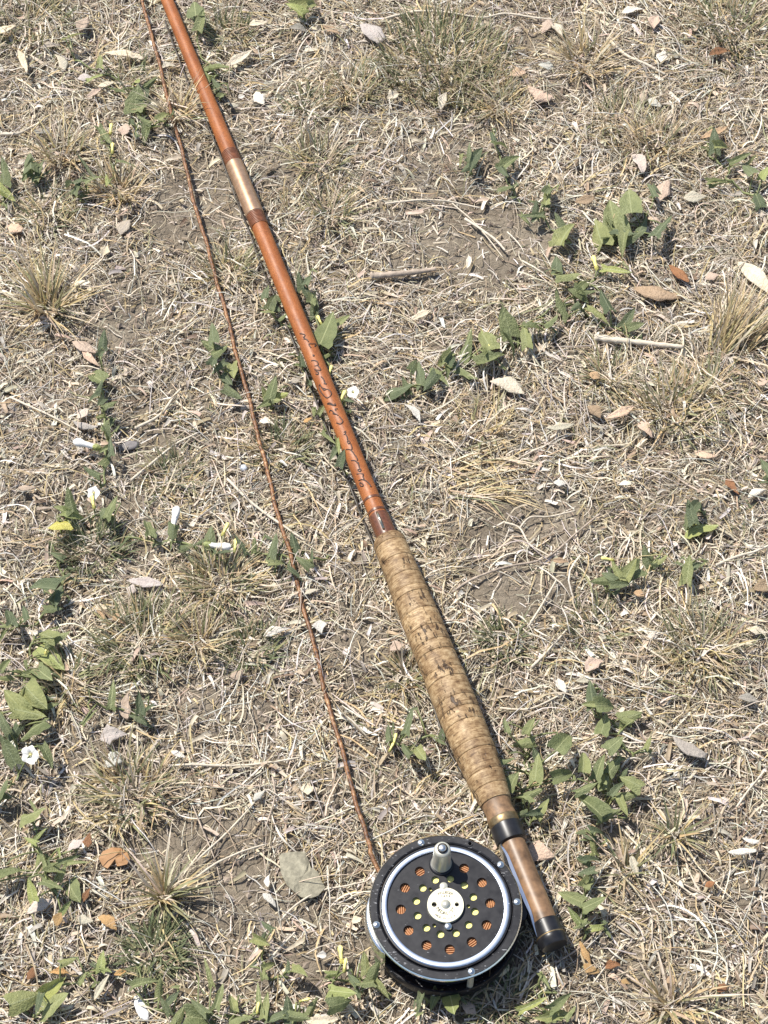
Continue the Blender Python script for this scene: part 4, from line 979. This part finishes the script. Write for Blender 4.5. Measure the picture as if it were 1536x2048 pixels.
DL = [
 (246, 110, 84, 22, -4, 'cream', 'ragged cream dry leaf lying level just left of the fly line at top', .35),
 (118, 122, 42, 16, -62, 'cream', 'small cream dry leaf standing steeply near the top left', .1),
 (45, 122, 66, 15, -70, 'cream', 'split cream sheath of straw near the left edge at top', .3),
 (8, 58, 50, 22, 28, 'cream', 'cream dry leaf cut by the left edge near the top', .1),
 (172, 155, 36, 22, 0, 'mauve', 'pale curled leaf beside the narrow bindweed leaves at upper left', .2),
 (212, 168, 36, 14, 12, 'cream', 'cream flake under the bindweed at upper left', .2),
 (188, 186, 34, 13, 28, 'pink', 'pinkish flake below the pale curled leaf at upper left', .2),
 (478, 114, 66, 20, 30, 'cream', 'cream crescent-shaped dry leaf right of the rod near the top', .12),
 (516, 46, 36, 22, 10, 'cream', 'lumpy cream flake right of the rod by the top edge', .2),
 (596, 58, 36, 16, -10, 'grey', 'grey flat flake between the crescent leaf and the grey-white leaf', .15),
 (742, 62, 58, 30, -42, 'mauve', 'grey-white broad dry leaf near the top centre', .1),
 (662, 58, 40, 18, -20, 'tan', 'tan curled flake left of the grey-white broad leaf', .25),
 (520, 194, 36, 24, -60, 'white', 'white net-veined flake on soil right of the rod', .3),
 (483, 193, 14, 11, 20, 'white', 'tiny white chip nearest the rod beside the net-veined flake', .2),
 (468, 209, 20, 11, -5, 'cream', 'small cream chip below the tiny white chip by the rod', .2),
 (337, 133, 32, 16, 5, 'cream', 'cream flake between the fly line and the rod near the top', .25),
 (248, 258, 30, 22, 80, 'pink', 'reddish cream flake under the yellow-green buds', .3),
 (30, 454, 32, 24, -20, 'pink', 'pinkish cream round leaf near the left edge in the upper quarter', .15),
 (249, 452, 38, 24, 60, 'grey', 'grey round flat leaf on soil left of the fly line', .1),
 (208, 500, 24, 16, 60, 'cream', 'cream triangular flake below the grey round leaf', .2),
 (82, 262, 34, 20, 0, 'grey', 'flat grey chip on soil above the dark upright shoot', .15),
 (168, 690, 58, 24, -28, 'pink', 'tan-pink folded dry leaf beside the upright column of bindweed', .12),
 (182, 712, 50, 14, -48, 'pink', 'pointed pinkish leaf tip below the tan-pink folded leaf', .1),
 (170, 850, 54, 15, -16, 'mauve', 'pale mauve pointed leaf left of the bindweed column', .1),
 (165, 828, 30, 20, 50, 'mauve', 'pale mauve upright flake just above the pointed mauve leaf', .1),
 (55, 978, 36, 14, 0, 'pink', 'pinkish flake near the left edge at mid height', .2),
 (162, 565, 40, 18, 5, 'white', 'whitish flake right of the arching olive tuft at left', .25),
 (888, 202, 44, 16, 72, 'cream', 'cream pointed leaf below the big olive tuft', .08),
 (1080, 183, 54, 32, -28, 'pink', 'pink-tan oval dry leaf in the upper right of the middle', .08),
 (1092, 131, 32, 20, -10, 'white', 'white flake above the pink-tan oval leaf', .2),
 (1036, 147, 34, 18, 10, 'pink', 'pale pink flake left of the pink-tan oval leaf', .2),
 (786, 190, 26, 20, 30, 'cream', 'cream chip at the left foot of the big olive tuft', .2),
 (1118, 58, 40, 20, -60, 'cream', 'cream leaf standing among straw near the top right of middle', .15),
 (1090, 52, 34, 20, 60, 'pink', 'pink-cream flake left of the standing cream leaf near the top', .2),
 (1312, 46, 36, 20, 70, 'pink', 'pinkish leaf near the top edge right of middle', .15),
 (1326, 113, 34, 20, 70, 'white', 'white crumpled leaf below the pinkish leaf near the top right', .25),
 (1440, 105, 46, 20, 8, 'rust', 'rust-brown leaf near the top right corner', .15),
 (1265, 25, 46, 16, 10, 'white', 'whitish flat leaf at the top edge in the right half', .2),
 (1310, 205, 30, 18, -30, 'white', 'white chip in straw in the middle of the upper right', .2),
 (1290, 190, 34, 15, 70, 'pink', 'pink narrow leaf left of the white chip in the upper right', .1),
 (1170, 397, 42, 22, 14, 'tan', 'tan-brown leaf left of the three large upright leaves', .1),
 (1275, 325, 44, 20, -60, 'mauve', 'mauve-grey leaf above the three large upright leaves', .15),
 (1328, 380, 56, 24, 62, 'pink', 'pink-tan leaf right of the three large upright leaves', .1),
 (1392, 392, 48, 26, 5, 'cream', 'cream wedge-shaped leaf right of the pink-tan leaf', .2),
 (1430, 262, 64, 18, 22, 'tan', 'tan leaf behind the dark shoot near the right edge at top', .2),
 (1512, 562, 120, 34, -47, 'cream', 'large curved cream leaf cut by the right edge', .06),
 (1318, 580, 100, 38, -8, 'tan', 'large flat tan-grey leaf above the pale stick', .15),
 (1358, 545, 56, 22, -45, 'rust', 'rusty curled leaf on top of the large flat leaf', .15),
 (1425, 552, 30, 24, 10, 'pink', 'pinkish chip between the rusty curled leaf and the right edge leaf', .2),
 (1188, 822, 36, 24, -40, 'tan', 'tan-pink curled leaf right of centre', .1),
 (1241, 822, 66, 19, 25, 'pink', 'pale tan pointed leaf right of the curled tan-pink leaf', .07),
 (1190, 750, 24, 18, -20, 'tan', 'small tan leaf above the pale tan pointed leaf', .1),
 (1292, 857, 44, 22, -50, 'pink', 'pinkish leaf pressed in straw below the pale tan pointed leaf', .2),
 (1412, 905, 46, 22, -15, 'pink', 'pink-cream leaf near the right edge at mid height', .2),
 (1466, 972, 44, 17, -52, 'rust', 'rust-brown pointed leaf near the right edge below mid height', .08),
 (1250, 967, 26, 13, 5, 'white', 'white square chip left of the rust-brown pointed leaf', .1),
 (1120, 965, 26, 20, 0, 'white', 'white chip at the upper edge of the bare soil right of the rod', .2),
 (1515, 985, 40, 16, 25, 'white', 'whitish flake at the right edge below the dark leaf tip', .2),
 (1528, 765, 24, 18, 20, 'pink', 'pinkish chip at the right edge above mid height', .1),
 (825, 827, 48, 14, -48, 'white', 'white pointed leaf right of the handwriting', .1),
 (842, 630, 44, 15, 28, 'cream', 'cream blade scrap right of the shaft above the long branch', .1),
 (1015, 775, 74, 36, -20, 'cream', 'large pale orange-cream leaf half buried below the long branch', .25),
 (1120, 850, 60, 22, 10, 'cream', 'pale flat leaf half buried right of centre', .3),
 (935, 522, 30, 9, 85, 'white', 'white sliver right of the grey twig', .1),
 (590, 762, 28, 16, 20, 'grey', 'grey chip between the small rosette and the shaft', .15),
 (615, 840, 18, 11, 30, 'orange', 'small orange flake left of the handwriting', .2),
 (535, 845, 34, 18, -15, 'white', 'white flake right of the fly line below the small rosette', .2),
 (290, 1167, 78, 23, -10, 'mauve', 'mauve-grey folded dry leaf left of the fly line', .1),
 (262, 1180, 26, 18, 250, 'mauve', 'mauve tip hanging from the folded dry leaf', .1),
 (207, 1219, 32, 15, 5, 'cream', 'yellow-cream chip below the mauve-grey folded leaf', .1),
 (200, 1232, 34, 12, -60, 'tan', 'narrow tan leaf crossing by the yellow-cream chip', .1),
 (238, 1240, 28, 16, -40, 'tan', 'tan flake right of the narrow tan leaf', .15),
 (556, 1263, 62, 20, 14, 'white', 'rough white bark flake left of the fly line at mid height', .15),
 (642, 1253, 28, 24, -80, 'white', 'striped white chip touching the right of the fly line', .1),
 (474, 1346, 30, 26, 30, 'pink', 'orange-pink round leaf left of the fly line', .1),
 (795, 1296, 34, 26, 20, 'pink', 'pink flake against the left side of the cork grip', .2),
 (625, 1185, 34, 14, 15, 'cream', 'cream flake under the fly line above the striped chip', .2),
 (256, 1410, 56, 26, 85, 'pink', 'tan-pink folded leaf shaded by bindweed at the lower left', .08),
 (228, 1472, 58, 40, 10, 'mauve', 'mauve-cream broad crumpled leaf below the tan-pink folded leaf', .2),
 (224, 1518, 42, 32, 50, 'white', 'white crumpled petal with a brown spot at the lower left', .25),
 (356, 1507, 34, 14, -22, 'white', 'white chip above the long curved twig', .15),
 (1081, 1702, 58, 46, -20, 'pink', 'round pale tan leaf against the right of the reel seat', .06),
 (1379, 1491, 76, 27, -30, 'grey', 'grey-brown pointed leaf alone in straw at the lower right', .06),
 (1190, 1332, 44, 30, 30, 'pink', 'pinkish brown curled leaf above the curled bindweed', .12),
 (1166, 1356, 34, 18, 20, 'cream', 'cream flake left of the pinkish brown curled leaf', .15),
 (1124, 1370, 34, 18, -60, 'white', 'white flake left of the cream flake at lower right', .15),
 (1122, 1121, 34, 14, -5, 'tan', 'tan chip on the bare soil right of the grip', .15),
 (1278, 1188, 24, 17, -20, 'tan', 'tan lump at the lower side of the dark bindweed sprawl', .1),
 (1305, 1272, 22, 14, 10, 'white', 'small white chip in straw right of the bare soil', .1),
 (1524, 1170, 40, 26, 30, 'tan', 'tan leaf cut by the right edge below mid height', .15),
 (1515, 1258, 44, 22, -10, 'cream', 'cream leaf cut by the right edge below the tan leaf', .15),
 (1498, 1398, 44, 22, -10, 'grey', 'flat grey leaf near the right edge in the lower third', .15),
 (1485, 1702, 58, 14, 6, 'white', 'white lens-shaped husk near the lower right edge', .06),
 (1502, 1678, 34, 13, -10, 'white', 'short white husk above the lens-shaped husk', .08),
 (1270, 1732, 44, 18, -70, 'cream', 'cream flake right of the upright bindweed runner', .15),
 (1344, 1962, 26, 20, -40, 'tan', 'orange-tan leaf chip near the bottom right', .15),
 (1251, 1966, 20, 15, -20, 'orange', 'small orange chip on soil near the bottom right', .2),
 (1171, 1908, 54, 18, -65, 'orange', 'orange dead leaf below the upright bindweed runner', .25),
 (1183, 1938, 36, 22, -25, 'orange', 'crumpled orange leaf under the orange dead leaf', .25),
 (1224, 1932, 36, 18, 10, 'rust', 'orange-brown leaf right of the crumpled orange leaf', .2),
 (1420, 1768, 22, 15, 20, 'rust', 'dark brown crumb of leaf in straw at the lower right', .2),
 (1443, 1975, 24, 18, 40, 'rust', 'dark brown crumb near the bottom right corner', .2),
 (538, 1760, 28, 13, 82, 'white', 'white husk with rust sides left of the grey-olive flake', .1),
 (539, 1800, 38, 15, -45, 'white', 'white and mauve husk below the grey-olive flake', .15),
 (618, 1575, 30, 26, 80, 'cream', 'cream flake left of the fly line above the reel', .25),
 (518, 1590, 30, 18, 40, 'white', 'white-mauve flake at the right end of the curved twig', .2),
 (938, 2015, 34, 26, -40, 'pink', 'pinkish leaf right of the leaf under the reel', .15),
 (715, 1840, 24, 18, 30, 'cream', 'cream chip left of the chrome line guard', .2),
 (643, 1911, 20, 15, 0, 'white', 'small pale chip on soil near the yellow bud', .06),
 (645, 2036, 70, 26, 5, 'cream', 'crumbling cream leaf at the bottom edge left of the reel', .35),
 (121, 1836, 36, 22, 60, 'orange', 'yellow dying leaf below the light green mound', .1),
 (170, 1836, 36, 20, -20, 'cream', 'cream curled leaf right of the yellow dying leaf', .1),
 (80, 1812, 62, 28, 25, 'mauve', 'pale mauve leaf below the light green mound', .15),
 (174, 1788, 34, 14, 60, 'rust', 'rusty upright scrap at the right of the light green mound', .2),
 (214, 1846, 46, 24, -35, 'orange', 'orange dead leaf left of the grass tufts', .25),
 (206, 1974, 64, 15, 58, 'cream', 'long yellow-cream blade near the bottom left', .06),
 (118, 1945, 40, 16, 0, 'orange', 'orange scrap above the pale corner bindweed', .25),
 (62, 1945, 30, 20, 60, 'rust', 'rust scrap near the left edge at the bottom', .2),
 (240, 1945, 26, 14, 20, 'orange', 'small orange scrap near the white fluffy petal', .2),
 (178, 1680, 30, 18, 80, 'rust', 'rust-red scrap left of the brown half leaf', .2),
 (150, 1690, 40, 22, 30, 'mauve', 'pale leaf behind the rust-red scrap', .2),
 (168, 45, 40, 24, 60, 'pink', 'pink-tan scrap near the top left between straws', .25),
 (100, 92, 40, 18, 10, 'grey', 'grey chip under the olive grass at the top left', .2),
]
for row in DL:
    if len(row) == 8: dry(*row)
# two folded lobes of the brown half leaf
def outline(name, pts, z, thick, mat, label, cat, dome=0.0, group=None):
    W_ = [P(u, v_, z) for u, v_ in pts]; c = sum(W_, Vector()) / len(W_)
    g0_ = hz(c.x, c.y) + 0.003
    g = random.Random(len(pts)); jz = lambda: Vector((0, 0, g.uniform(-1, 1) * .0008))
    V = [Vector((0, 0, dome))] + [(p - c) * g.uniform(.45, .65) + Vector((0, 0, dome * .75)) + jz() for p in W_] + [p - c + jz() for p in W_]
    n = len(W_); F = []
    for k in range(n):
        l = (k + 1) % n
        F.append((0, 1 + l, 1 + k)); F.append((1 + k, 1 + l, 1 + n + l, 1 + n + k))
    me = mesh(name, V, F, False); o = link(name, me, mat); o.location = (c.x, c.y, g0_ + z * .3)
    sd = o.modifiers.new('thickness', 'SOLIDIFY'); sd.thickness = thick; sd.offset = -1
    return tag(o, label, cat, group)
M['flake'] = plain('grey_olive_flake', (0.235, 0.215, 0.155), 0.85, var=0.4, scale=330, bmp=.0006)
outline('bark_flake', [(557, 1706), (582, 1703), (610, 1701), (616, 1722), (620, 1734), (634, 1742), (642, 1760), (650, 1774), (636, 1790), (622, 1794), (602, 1792), (588, 1782), (574, 1768), (562, 1745)][::-1], .006, .0012, M['flake'], 'flat grey-olive flake of bark on soil left of the reel', 'bark', .0012)
outline('dry_leaf', [(196, 1712), (204, 1698), (222, 1690), (240, 1690), (253, 1700), (258, 1712), (252, 1722), (238, 1726), (232, 1727), (231, 1708), (224, 1718), (214, 1732), (204, 1726)][::-1], .007, .0005, M['dry_brown'], 'brown half leaf with a dark split lying at the lower left', 'leaf', .0007, 'dry leaves scattered on the ground')

# ------------------------------------------------------------------ stones, seed, petal
def pebble(name, u, v_, a, b, c, ang, mat, label, cat, seed=0, z=.003):
    g = random.Random(seed); p = P(u, v_, z); k = PX(p)[2] / FPX
    V, F = [], []; seg, rg = 12, 7
    for i_ in range(rg + 1):
        th = math.pi * i_ / rg
        for j in range(seg):
            ph = 6.283 * j / seg; q = 1 + .10 * g.uniform(-1, 1)
            V.append((a / 2 * k * max(.01, math.sin(th)) * math.cos(ph) * q, b / 2 * k * max(.01, math.sin(th)) * math.sin(ph) * q, c / 2 * k * math.cos(th) * q))
    for i_ in range(rg):
        for j in range(seg):
            l = (j + 1) % seg; F.append((i_ * seg + j, (i_ + 1) * seg + j, (i_ + 1) * seg + l, i_ * seg + l))
    o = link(name, mesh(name, V, F), mat); o.location = (p.x, p.y, hz(p.x, p.y) + c / 2 * k * .8 + .001); o.rotation_euler.z = R(ang)
    return tag(o, label, cat)
M['seed'] = plain('seed_shell', (0.60, 0.50, 0.33), .5, var=.15)
M['stone'] = plain('dark_stone', (0.17, .155, .15), .7, var=.25, bmp=.0003)
M['bead'] = plain('bluish_pebble', (.52, .55, .60), .3, var=.3)
M['fluff'] = plain('white_fluff', (.84, .83, .80), .8, var=.04, bmp=.0008, scale=500)
pebble('seed', 1005, 1943, 34, 20, 18, 42, M['seed'], 'pale oval seed lying between the reel and the butt cap', 'seed', 1)
pebble('stone', 256, 888, 44, 24, 10, 15, M['stone'], 'dark grey flat stone right of the upright bindweed column', 'stone', 2)
pebble('pebble', 487, 933, 16, 16, 12, 0, M['bead'], 'tiny bluish pebble left of the fly line at mid height', 'stone', 3)
pebble('petal', 281, 2012, 62, 24, 14, -62, M['fluff'], 'white fluffy rolled petal at the bottom edge', 'petal', 4, .008)
pebble('pebble', 350, 1262, 14, 11, 8, 20, M['seed'], 'small pale pebble in straw left of the rough white bark flake', 'stone', 5)

# ------------------------------------------------------------------ twigs and stalks
def stalk(name, pts, wpx, mat, label, cat='twig', z=.0045, knots=0, group=None, seg=7):
    pp = [P(u, v_, z) for u, v_ in pts]; k = PX(pp[0])[2] / FPX; r = wpx / 2 * k * (.8 if wpx < 10 else 1)
    sp = spline(pp, max(10, 6 * len(pp))); rs = []
    for i_, p in enumerate(sp):
        t_ = i_ / (len(sp) - 1); rr = r * (1 - .35 * t_) * random.uniform(.9, 1.08)
        if knots and i_ % max(3, len(sp) // knots) == 1: rr *= 1.3
        rs.append(rr); p.z = hz(p.x, p.y) + z + r * .5
    zs = [p.z for p in sp]
    for i_ in range(len(sp)): sp[i_].z = sum(zs[max(0, i_ - 4):i_ + 5]) / len(zs[max(0, i_ - 4):i_ + 5])
    c = sp[0].copy(); v, f = tube([p - c for p in sp], rs, seg)
    o = link(name, mesh(name, v, f), mat); o.location = c
    tag(o, label, cat, group)
stalk('twig', [(740, 553), (775, 550), (820, 546), (872, 540)], 14, M['twig'], 'short thick grey twig right of the shaft', knots=3, seg=9)
stalk('stick', [(1188, 676), (1240, 684), (1300, 690), (1366, 697)], 13, M['twig_pale'], 'pale jointed stick lying level in straw at the right', knots=9, seg=9)
stalk('twig', [(335, 1530), (385, 1528), (440, 1530), (500, 1531), (545, 1526), (600, 1516)], 7, M['twig_pale'], 'long thin curved twig at the lower left', knots=4)
stalk('stalk', [(330, 1800), (372, 1772), (430, 1728), (480, 1704), (530, 1689)], 7, M['twig_pale'], 'bent dry stalk reaching from the yellowish tuft toward the grey-olive flake', 'straw', .006)
stalk('stalk', [(560, 1842), (590, 1812), (640, 1782), (690, 1772), (735, 1762)], 6, M['twig_pale'], 'bent dry stalk between the grey-olive flake and the reel', 'straw')
stalk('stalk', [(395, 1720), (450, 1670), (500, 1615), (530, 1580)], 6, M['twig_pale'], 'straight dry stalk slanting up above the grey-olive flake', 'straw')
stalk('stalk', [(385, 1610), (405, 1660), (430, 1720), (440, 1760)], 4, M['twig'], 'thin dark stalk crossing the bent stalk at the lower left', 'straw')
stalk('stalk', [(545, 1555), (550, 1590), (542, 1625), (530, 1660)], 5, M['twig'], 'thin brown upright stalk right of the curved twig', 'straw')
stalk('stalk', [(0, 262), (35, 262), (60, 250), (90, 238)], 9, M['twig_pale'], 'pale bent stalk at the left edge near the top', 'straw')
stalk('stalk', [(770, 35), (830, 22), (890, 25), (960, 32), (1010, 24), (1070, 34), (1110, 40)], 7, M['twig_pale'], 'long pale stalk at the top right of middle', 'straw')
stalk('stalk', [(1215, 80), (1255, 115), (1300, 138), (1330, 150)], 9, M['twig_pale'], 'thick pale straw in the upper right below the pinkish leaf', 'straw')
stalk('stalk', [(930, 438), (960, 458), (990, 480), (1010, 505)], 8, M['twig_pale'], 'pale straw lying on the bare soil in the upper middle', 'straw')
stalk('stalk', [(770, 410), (830, 402), (900, 402), (960, 412)], 6, M['twig_pale'], 'level pale stalk above the bare soil right of the ferrule', 'straw')
stalk('stalk', [(900, 400), (940, 435), (970, 470), (1005, 520)], 4, M['twig_pale'], 'thin straw slanting over the bare soil right of the ferrule', 'straw')
stalk('stalk', [(1010, 1040), (1040, 1050), (1060, 1085), (1100, 1108)], 6, M['twig_pale'], 'forked straw on the bare soil right of the winding', 'straw')
stalk('stalk', [(1040, 1050), (1060, 1030), (1100, 1028), (1150, 1020)], 5, M['twig_pale'], 'upper branch of straw on the bare soil right of the winding', 'straw')
stalk('stalk', [(905, 1185), (940, 1160), (1010, 1135), (1090, 1115), (1150, 1070), (1200, 1030)], 7, M['twig'], 'long greyish stem running below the bare soil right of the grip', 'twig')
stalk('stalk', [(1055, 1255), (1085, 1210), (1112, 1165)], 7, M['twig_pale'], 'straight straw slanting up on the lower bare patch', 'straw')
stalk('stalk', [(1063, 1335), (1100, 1300), (1140, 1255)], 8, M['twig_pale'], 'thick straw slanting up below the lower bare patch', 'straw')
stalk('stalk', [(1000, 1412), (1060, 1415), (1120, 1390), (1165, 1368)], 6, M['twig_pale'], 'straw leading to the cream flake at lower right', 'straw')
stalk('stalk', [(1430, 1135), (1470, 1118), (1510, 1108), (1550, 1090)], 8, M['twig_pale'], 'pale forked stalk reaching the right edge below mid height', 'straw')
stalk('stalk', [(110, 1420 - 330), (150, 1060), (185, 1030), (195, 1010)], 4, M['twig_pale'], 'thin straw through the bindweed with one yellow leaf', 'straw')
stalk('stalk', [(262, 960), (310, 920), (350, 890), (395, 868)], 7, M['twig_pale'], 'long straw slanting up left of the tiny bluish pebble', 'straw')
stalk('stalk', [(455, 960), (500, 1005), (560, 1050), (610, 1085)], 8, M['twig_pale'], 'pale flattened straw running under the fly line at mid height', 'straw')
stalk('stalk', [(270, 855), (320, 830), (350, 790), (362, 775)], 8, M['twig_pale'], 'curved double straw left of the small rosette', 'straw')
stalk('stalk', [(20, 795), (70, 820), (110, 840), (165, 870)], 6, M['twig_pale'], 'long straw leading to the white rolled bud at left', 'straw')
stalk('stalk', [(150, 730), (175, 732), (205, 742)], 5, M['twig_pale'], 'white thin straw below the pointed pinkish leaf tip', 'straw')
stalk('stalk', [(1110, 1930), (1150, 1905), (1180, 1880), (1195, 1860)], 5, M['twig'], 'brown stalk below the upright bindweed runner', 'twig')
stalk('stalk', [(1185, 1970), (1215, 1930), (1250, 1890)], 5, M['twig_pale'], 'straw slanting across the orange-brown leaf', 'straw')
stalk('stalk', [(1240, 1650), (1280, 1695), (1320, 1740), (1400, 1800)], 6, M['twig_pale'], 'long straw slanting down right of the bindweed runner', 'straw')
stalk('stalk', [(1475, 1610), (1500, 1575), (1530, 1540)], 6, M['twig_pale'], 'pale straw near the right edge in the lower third', 'straw')
stalk('stalk', [(540, 1920), (560, 1895), (590, 1865)], 7, M['twig_pale'], 'short thick straw on soil among small bindweed leaves', 'straw')

# ------------------------------------------------------------------ grass tufts
def tuft(u, v_, wpx, n, L, spec, label, lean=(.2, 1.1), W=(.0008, .0016), base=.4, dirn=None, nseg=5):
    g = np.random.default_rng(int(u * 7 + v_)); c = P(u, v_); k = PX(c)[2] / FPX
    a = g.uniform(0, 6.28, n); r = np.sqrt(g.random(n)) * wpx / 2 * k * base
    x, y = c.x + r * np.cos(a), c.y + r * np.sin(a)
    yaw = a + g.normal(0, .7, n) if dirn is None else R(dirn) + g.normal(0, .5, n)
    V, F, C = blades(x, y, g.uniform(L[0], L[1], n), g.uniform(*W, n), yaw, g.uniform(*lean, n), nseg, palette(n, spec, g), g)
    z0 = hz(c.x, c.y); V = V - np.array([c.x, c.y, z0])
    o = link('grass_tuft', fastmesh('grass_tuft', V, F, C), M['grass']); o.location = (c.x, c.y, z0)
    tag(o, label, 'grass tuft', 'grass tufts')
OL = dict(olive=4, green=2.5, gold=1.5, tan=1.5, cream=1); DK = dict(green=5, olive=2, tan=1); ST = dict(gold=3, cream=3, tan=2, olive=1); OS = dict(olive=2.5, gold=2, cream=2, tan=1.5, green=.8)
tuft(885, 125, 270, 900, (.010, .028), OL, 'big olive grass tuft at the top right of middle', base=.95, lean=(.1, .9))
tuft(960, 190, 150, 260, (.010, .024), OS, 'straggly lower right fringe tuft of the big olive tuft', base=.95)
tuft(328, 1795, 80, 70, (.018, .042), dict(gold=2, olive=2.5, cream=2, tan=1), 'coarse yellowish grass tuft at the lower left', W=(.0012, .0024), base=.35, lean=(.1, 1.0))
tuft(312, 1905, 130, 300, (.008, .020), DK, 'dark green fine grass tuft below the coarse yellowish tuft', base=.85, lean=(.3, 1.2))
tuft(95, 620, 130, 130, (.025, .055), dict(olive=3, gold=3, tan=2, cream=1), 'arching olive-yellow grass tuft at the left', W=(.0010, .0020), base=.4, lean=(.2, 1.1))
tuft(60, 50, 170, 260, (.012, .030), OL, 'olive grass tuft in the top left corner', base=.9)
tuft(1470, 60, 190, 330, (.012, .030), OL, 'olive grass tuft in the top right corner', base=.9)
tuft(455, 70, 110, 200, (.010, .026), OL, 'olive tuft right of the rod above the crescent leaf', base=.9)
tuft(640, 330, 110, 130, (.012, .030), OS, 'mixed olive and straw tuft right of the ferrule sleeve', base=.8)
tuft(620, 215, 90, 110, (.010, .024), OL, 'small olive tuft on soil right of the rod', base=.8)
tuft(700, 180, 110, 140, (.012, .028), OS, 'straw-olive tuft below the grey-white leaf', base=.8)
tuft(660, 430, 110, 130, (.012, .028), OS, 'yellow-olive tuft right of the lower thread wrap', base=.8)
tuft(265, 155, 110, 120, (.010, .024), OL, 'dull green tuft behind the sprawling bindweed at top left', base=.9)
tuft(355, 235, 90, 90, (.020, .040), ST, 'arching straw tuft under the fly line near the top', base=.5, W=(.001, .0018))
tuft(125, 310, 120, 110, (.020, .042), ST, 'straw tuft behind the dark star-shaped shoot', base=.6, W=(.001, .0018))
tuft(240, 385, 110, 110, (.018, .036), ST, 'straw tuft right of the dark star-shaped shoot', base=.6, W=(.001, .0018))
tuft(95, 430, 110, 130, (.010, .022), OL, 'dull low tuft above the pinkish cream round leaf', base=.9)
tuft(190, 1105, 130, 220, (.010, .024), DK, 'dark grass tuft below the bindweed with one yellow leaf', base=.9)
tuft(285, 1290, 170, 360, (.012, .028), OL, 'olive grass tuft below the mauve-grey folded leaf', base=.9)
tuft(440, 1175, 130, 240, (.012, .030), OS, 'olive-brown tuft left of the fly line below the bud row', base=.8)
tuft(500, 1300, 110, 200, (.008, .020), DK, 'dark low tuft below the rough white bark flake', base=.9)
tuft(400, 1290, 100, 120, (.015, .034), ST, 'straw tuft left of the dark low tuft', base=.6)
tuft(140, 1370, 110, 150, (.010, .024), OL, 'olive tuft right of the large leafy clump', base=.9)
tuft(265, 1590, 170, 200, (.015, .034), OS, 'dry mixed tuft above the brown half leaf', base=.8, W=(.001, .0018))
tuft(560, 900, 120, 170, (.010, .022), OL, 'low olive tuft left of the shaft lettering', base=.9)
tuft(345, 950, 120, 160, (.008, .020), OL, 'low olive patch left of the tiny bluish pebble', base=.9)
tuft(455, 545, 100, 130, (.012, .028), OS, 'olive-straw tuft between the fly line and the shaft', base=.8)
tuft(1345, 830, 150, 200, (.015, .034), OS, 'dry tuft right of the pale tan pointed leaf', base=.8, W=(.001, .0018))
tuft(1455, 690, 150, 200, (.025, .055), ST, 'long straw tuft near the right edge right of the pale stick', base=.6, W=(.001, .002), dirn=50)
tuft(1220, 760, 100, 110, (.012, .028), OS, 'small dry tuft above the curled tan-pink leaf', base=.7)
tuft(1420, 780, 110, 120, (.012, .028), OS, 'low dry tuft below the long straw tuft', base=.8)
tuft(1400, 1300, 160, 240, (.012, .028), OS, 'grey-olive dry tuft at the right in the lower middle', base=.85)
tuft(1010, 1285, 90, 150, (.008, .018), DK, 'small dark green tuft on soil right of the grip', base=.9)
tuft(1190, 1260, 110, 150, (.008, .018), OL, 'low olive patch below the dark bindweed sprawl', base=.9)
tuft(1255, 1745, 80, 45, (.015, .032), OS, 'small dry tuft right of the bindweed runner', base=.4, W=(.001, .002))
tuft(1345, 2015, 130, 70, (.020, .042), ST, 'upright straw tuft at the bottom edge on the right', base=.5, W=(.0012, .0022))
tuft(1350, 1670, 80, 50, (.014, .030), OS, 'small dry tuft at lower right between the straws', base=.4, W=(.001, .002))
tuft(1250, 250, 150, 200, (.012, .028), OS, 'dry olive tuft above the mauve-grey leaf', base=.85)
tuft(1175, 130, 140, 150, (.020, .042), ST, 'yellow straw tuft right of the pink-tan oval leaf', base=.6, W=(.001, .0018))
tuft(1320, 290, 150, 170, (.015, .034), ST, 'yellow straw tuft above the pink-tan leaf at upper right', base=.7)
tuft(1010, 220, 100, 110, (.012, .028), ST, 'straw tuft left below the pink-tan oval leaf', base=.7)
tuft(1000, 2000, 120, 160, (.008, .018), DK, 'low dark green patch right of the reel bottom', base=.9)
tuft(815, 820 + 540, 90, 90, (.012, .026), OS, 'straw-green tuft on the left of the cork grip', base=.7)
tuft(960, 860, 120, 130, (.012, .028), ST, 'pale straw tuft in the centre right of the shaft', base=.8)
tuft(930, 950, 170, 160, (.020, .045), ST, 'run of arching yellow straw above the bare soil right of the rod', base=.8, W=(.001, .0016), dirn=0, lean=(1.0, 1.4))
